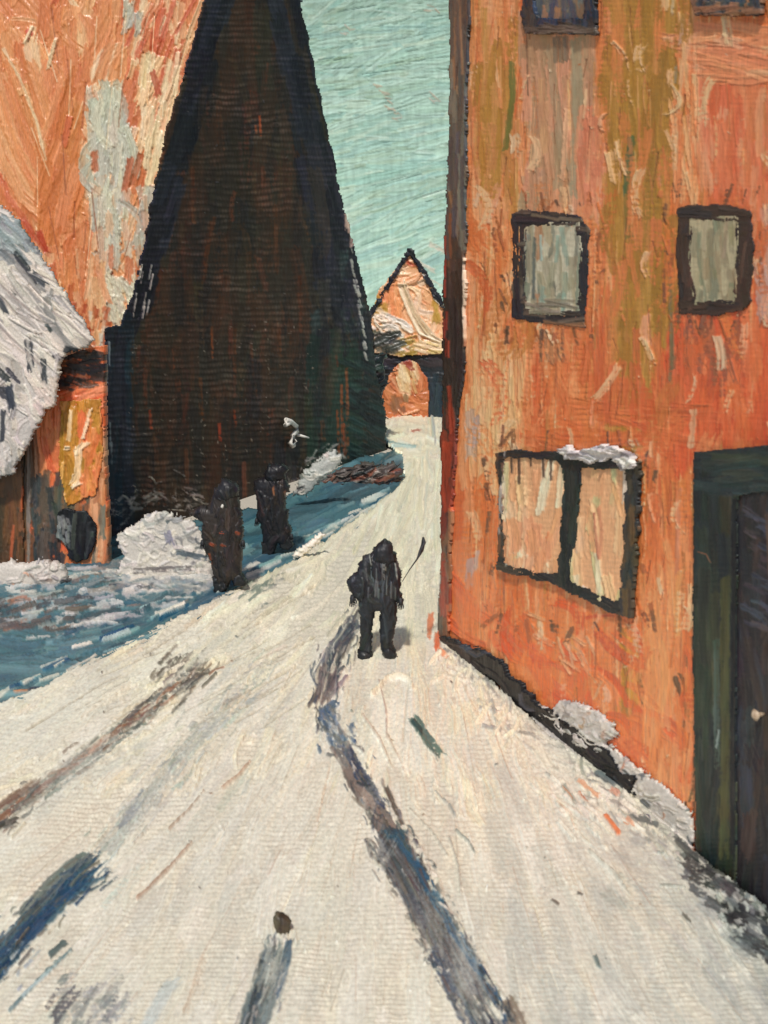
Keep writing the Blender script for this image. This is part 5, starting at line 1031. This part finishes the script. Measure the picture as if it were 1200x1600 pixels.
# ================================================================ PEOPLE
def glove(cx, cy, cz, side, down=(0, 0, -1), s=1.0):
    """hand: palm, four unequal bent fingers and a thumb leaving the side of the palm"""
    c = np.array([cx, cy, cz]); L = []
    L.append(([c + (0, 0, .05 * s), c, c + (0, -.005, -.05 * s)], [.026 * s, .04 * s, .036 * s]))
    for i, ln in enumerate((.062, .074, .07, .055)):
        x = (i - 1.5) * .021 * s
        p0 = c + (x, 0, -.045 * s); p1 = p0 + (x * .12, -.012 * s, -ln * .5 * s); p2 = p1 + (0, -.028 * s, -ln * .38 * s)
        L.append(([p0, p1, p2], [.011 * s, .01 * s, .007 * s]))
    t0 = c + (-side * .034 * s, -.005, -.005 * s)
    L.append(([t0, t0 + (-side * .024 * s, -.018 * s, -.028 * s), t0 + (-side * .022 * s, -.034 * s, -.055 * s)], [.014 * s, .012 * s, .008 * s]))
    return L
def person(label, foot_y, cx, body, coat, bpal, cpal, hat, extra=None, coat_extra=None, hands=(), boots=(), lean=1.55, hatpal=None, fine=1.3, hatD=.05):
    D = dist_of(foot_y); s = D / F
    root = thing('person', label, 'person', ((cx - CX) * s, D, 0), 'people walking in the snowy street')
    def cvs(poly, pal, n, ww=(2, 5), LL=(12, 50), h=(.7, 1.7), a=lean):
        xs = [p[0] for p in poly]; ys = [p[1] for p in poly]; bx = (min(xs) - 10, min(ys) - 10, max(xs) + 10, max(ys) + 10)
        cv = Canvas(np.arange(bx[0], bx[2], fine), np.arange(bx[1], bx[3], fine), pal[0][0], (8, 5), .3)
        cv.fill(n, bx, a, LL, ww, pal, h=h, dry=(0, .5), var=.05, bend=.4, jit=.25); return cv
    cv = cvs(body, bpal, 90)
    if extra: extra(cv)
    lump('body', cv, D, body, depth=1.0, cap=.2, rag=(2.2, 6), k=K_FRONT, mat=PAINT_DARK, parent=root, hs=1.2)
    cc = cvs(coat, cpal, 110)
    if coat_extra: coat_extra(cc)
    lump('coat', cc, D, coat, depth=.95, cap=.30, rag=(5.5, 6), k=K_FRONT, mat=PAINT_DARK, parent=root, push=.01, hs=1.5, fe=3.0)
    ch = cvs(hat, hatpal or cpal, 40, ww=(2, 4), LL=(8, 22))
    lump('hood', ch, D, hat, depth=1.1, cap=.2, rag=(5, 6), k=K_FRONT, mat=PAINT_DARK, parent=root, push=hatD, hs=1.2)
    for b in boots:
        cb = cvs(b, [(rgb(30, 32, 34), 3), (rgb(46, 46, 44), 1)], 16, LL=(6, 16), ww=(2, 4))
        lump('boot', cb, D, b, depth=1.2, cap=.12, rag=(2, 5), k=K_FRONT, mat=PAINT_DARK, parent=root, push=.05)
    for hx, hy, side in hands:
        tubes('glove', glove((hx - CX) * s, D - .12, H0 - (hy - CY) * s, side), M_GREY, root, seg=8)
    return root, D, s

BK = [(rgb(34, 36, 40), 4), (rgb(26, 28, 32), 3), (rgb(50, 54, 58), 2), (rgb(66, 70, 72), .8)]
LG = [(rgb(38, 42, 46), 4), (rgb(52, 60, 66), 2), (rgb(28, 30, 32), 3), (rgb(70, 78, 80), .7)]
def wk(c):
    for k in range(12): c.dab(598 + RNG.normal() * 13, 888 + RNG.normal() * 10, RNG.uniform(14, 34), 1.6 + RNG.normal() * .15, 1.3, [rgb(120, 120, 114), rgb(80, 84, 86)][RNG.integers(2)], h=1.2, dry=.65)
    for k in range(14): c.dab(600 + RNG.normal() * 16, 915 + RNG.normal() * 12, 30, 1.6, 1.2, rgb(84, 90, 92), h=1.2, dry=.4)
_, WD, WSs = person('hooded figure in a ragged dark coat walking up the middle of the snowy road', 1030, 592,
    [(590, 850), (612, 852), (618, 880), (622, 930), (620, 975), (614, 1000), (618, 1018), (612, 1028), (598, 1024), (592, 1000), (592, 955), (588, 955), (583, 985), (582, 1020), (580, 1032), (562, 1032), (560, 1010), (562, 975), (558, 935), (565, 880)],
    [(584, 858), (612, 858), (620, 870), (628, 890), (628, 915), (632, 944), (622, 944), (612, 938), (590, 940), (560, 942), (548, 930), (541, 912), (545, 902), (556, 888), (565, 872)],
    LG, BK, [(583, 856), (590, 845), (602, 842), (614, 848), (619, 862), (620, 876), (600, 882), (580, 874), (582, 864)], coat_extra=wk,
    hands=[(551, 932, -1), (626, 936, 1)], boots=[[(558, 1014), (576, 1012), (584, 1020), (582, 1034), (560, 1034)], [(595, 1008), (612, 1006), (620, 1018), (622, 1026), (600, 1026)]])
BR = [(rgb(46, 41, 38), 4), (rgb(36, 34, 34), 3), (rgb(60, 50, 42), 2), (rgb(28, 28, 32), 2.5)]
def f1(c):
    for x, y, L in [(350, 828, 14), (373, 830, 14), (336, 848, 22), (352, 850, 18), (318, 852, 26), (330, 870, 30)]:
        c.dab(x, y, L * .6, (.3 if x > 330 else 1.3) + RNG.normal() * .3, 3, rgb(150, 68, 40), h=1.2, dry=.6)
    c.dab(352, 782, 20, -1.2, 3, rgb(196, 196, 190), h=1.4, dry=.1)
person('stout figure in a brown-black coat with rust flecks, standing on the blue-shaded pavement', 925, 352,
    [(335, 760), (372, 758), (378, 800), (380, 860), (378, 895), (388, 912), (372, 916), (362, 905), (356, 922), (340, 926), (334, 905), (324, 850), (322, 800)],
    [(338, 775), (370, 772), (380, 800), (382, 830), (376, 870), (372, 892), (340, 896), (326, 870), (315, 845), (316, 815), (300, 806), (292, 798), (310, 790), (328, 792)],
    BR, BR, [(333, 770), (340, 754), (354, 747), (368, 750), (376, 760), (374, 776), (356, 784), (338, 784)], coat_extra=f1, hatpal=[(rgb(34, 34, 38), 3), (rgb(48, 46, 46), 2)],
    hands=[(318, 846, -1), (381, 846, 1)], boots=[[(332, 900), (352, 900), (360, 918), (344, 928), (334, 922)], [(362, 894), (378, 892), (390, 908), (384, 916), (366, 914)]])
def f2(c):
    c.dab(430, 765, 16, 1.4, 3, rgb(150, 96, 62), h=1.2, dry=.4); c.dab(447, 770, 12, 1.4, 2.5, rgb(120, 84, 60), dry=.4)
person('slim near-black figure with a red hand, farther up the blue-shaded pavement by the wall', 866, 428,
    [(415, 735), (440, 733), (448, 770), (450, 805), (456, 838), (458, 850), (444, 856), (434, 846), (430, 864), (414, 864), (408, 840), (406, 800), (402, 770)],
    [(412, 742), (444, 740), (452, 758), (450, 790), (456, 826), (452, 838), (430, 842), (412, 840), (404, 815), (398, 812), (402, 790), (398, 765), (396, 752)],
    [(rgb(30, 30, 34), 4), (rgb(44, 40, 40), 2), (rgb(56, 42, 38), 1)], [(rgb(28, 28, 32), 4), (rgb(38, 36, 38), 2), (rgb(54, 44, 40), 1)],
    [(412, 742), (416, 728), (428, 720), (442, 722), (450, 732), (448, 748), (430, 754), (414, 752)], coat_extra=f2,
    hands=[(402, 812, -1), (456, 836, 1)], boots=[[(408, 846), (428, 844), (432, 860), (424, 868), (410, 866)], [(436, 838), (454, 838), (462, 850), (452, 858), (438, 856)]])
# walking stick carried at the walker's right
s = WD / F
def w3(x, y, dy=0): return np.array([(x - CX) * s, WD + dy, H0 - (y - CY) * s])
o = tubes('walking_stick', [([w3(628, 905, -.15), w3(640, 890, 0.0), w3(652, 876, .1), w3(659, 864, .18), w3(663, 852, .22), w3(662, 844, .22)], [.005, .007, .012, .034, .034, .015])], M_GREY, seg=8, loc=tuple(w3(628, 905)))
tag(o, 'thin dark curved stick held up at the right side of the hooded walker', 'walking stick')
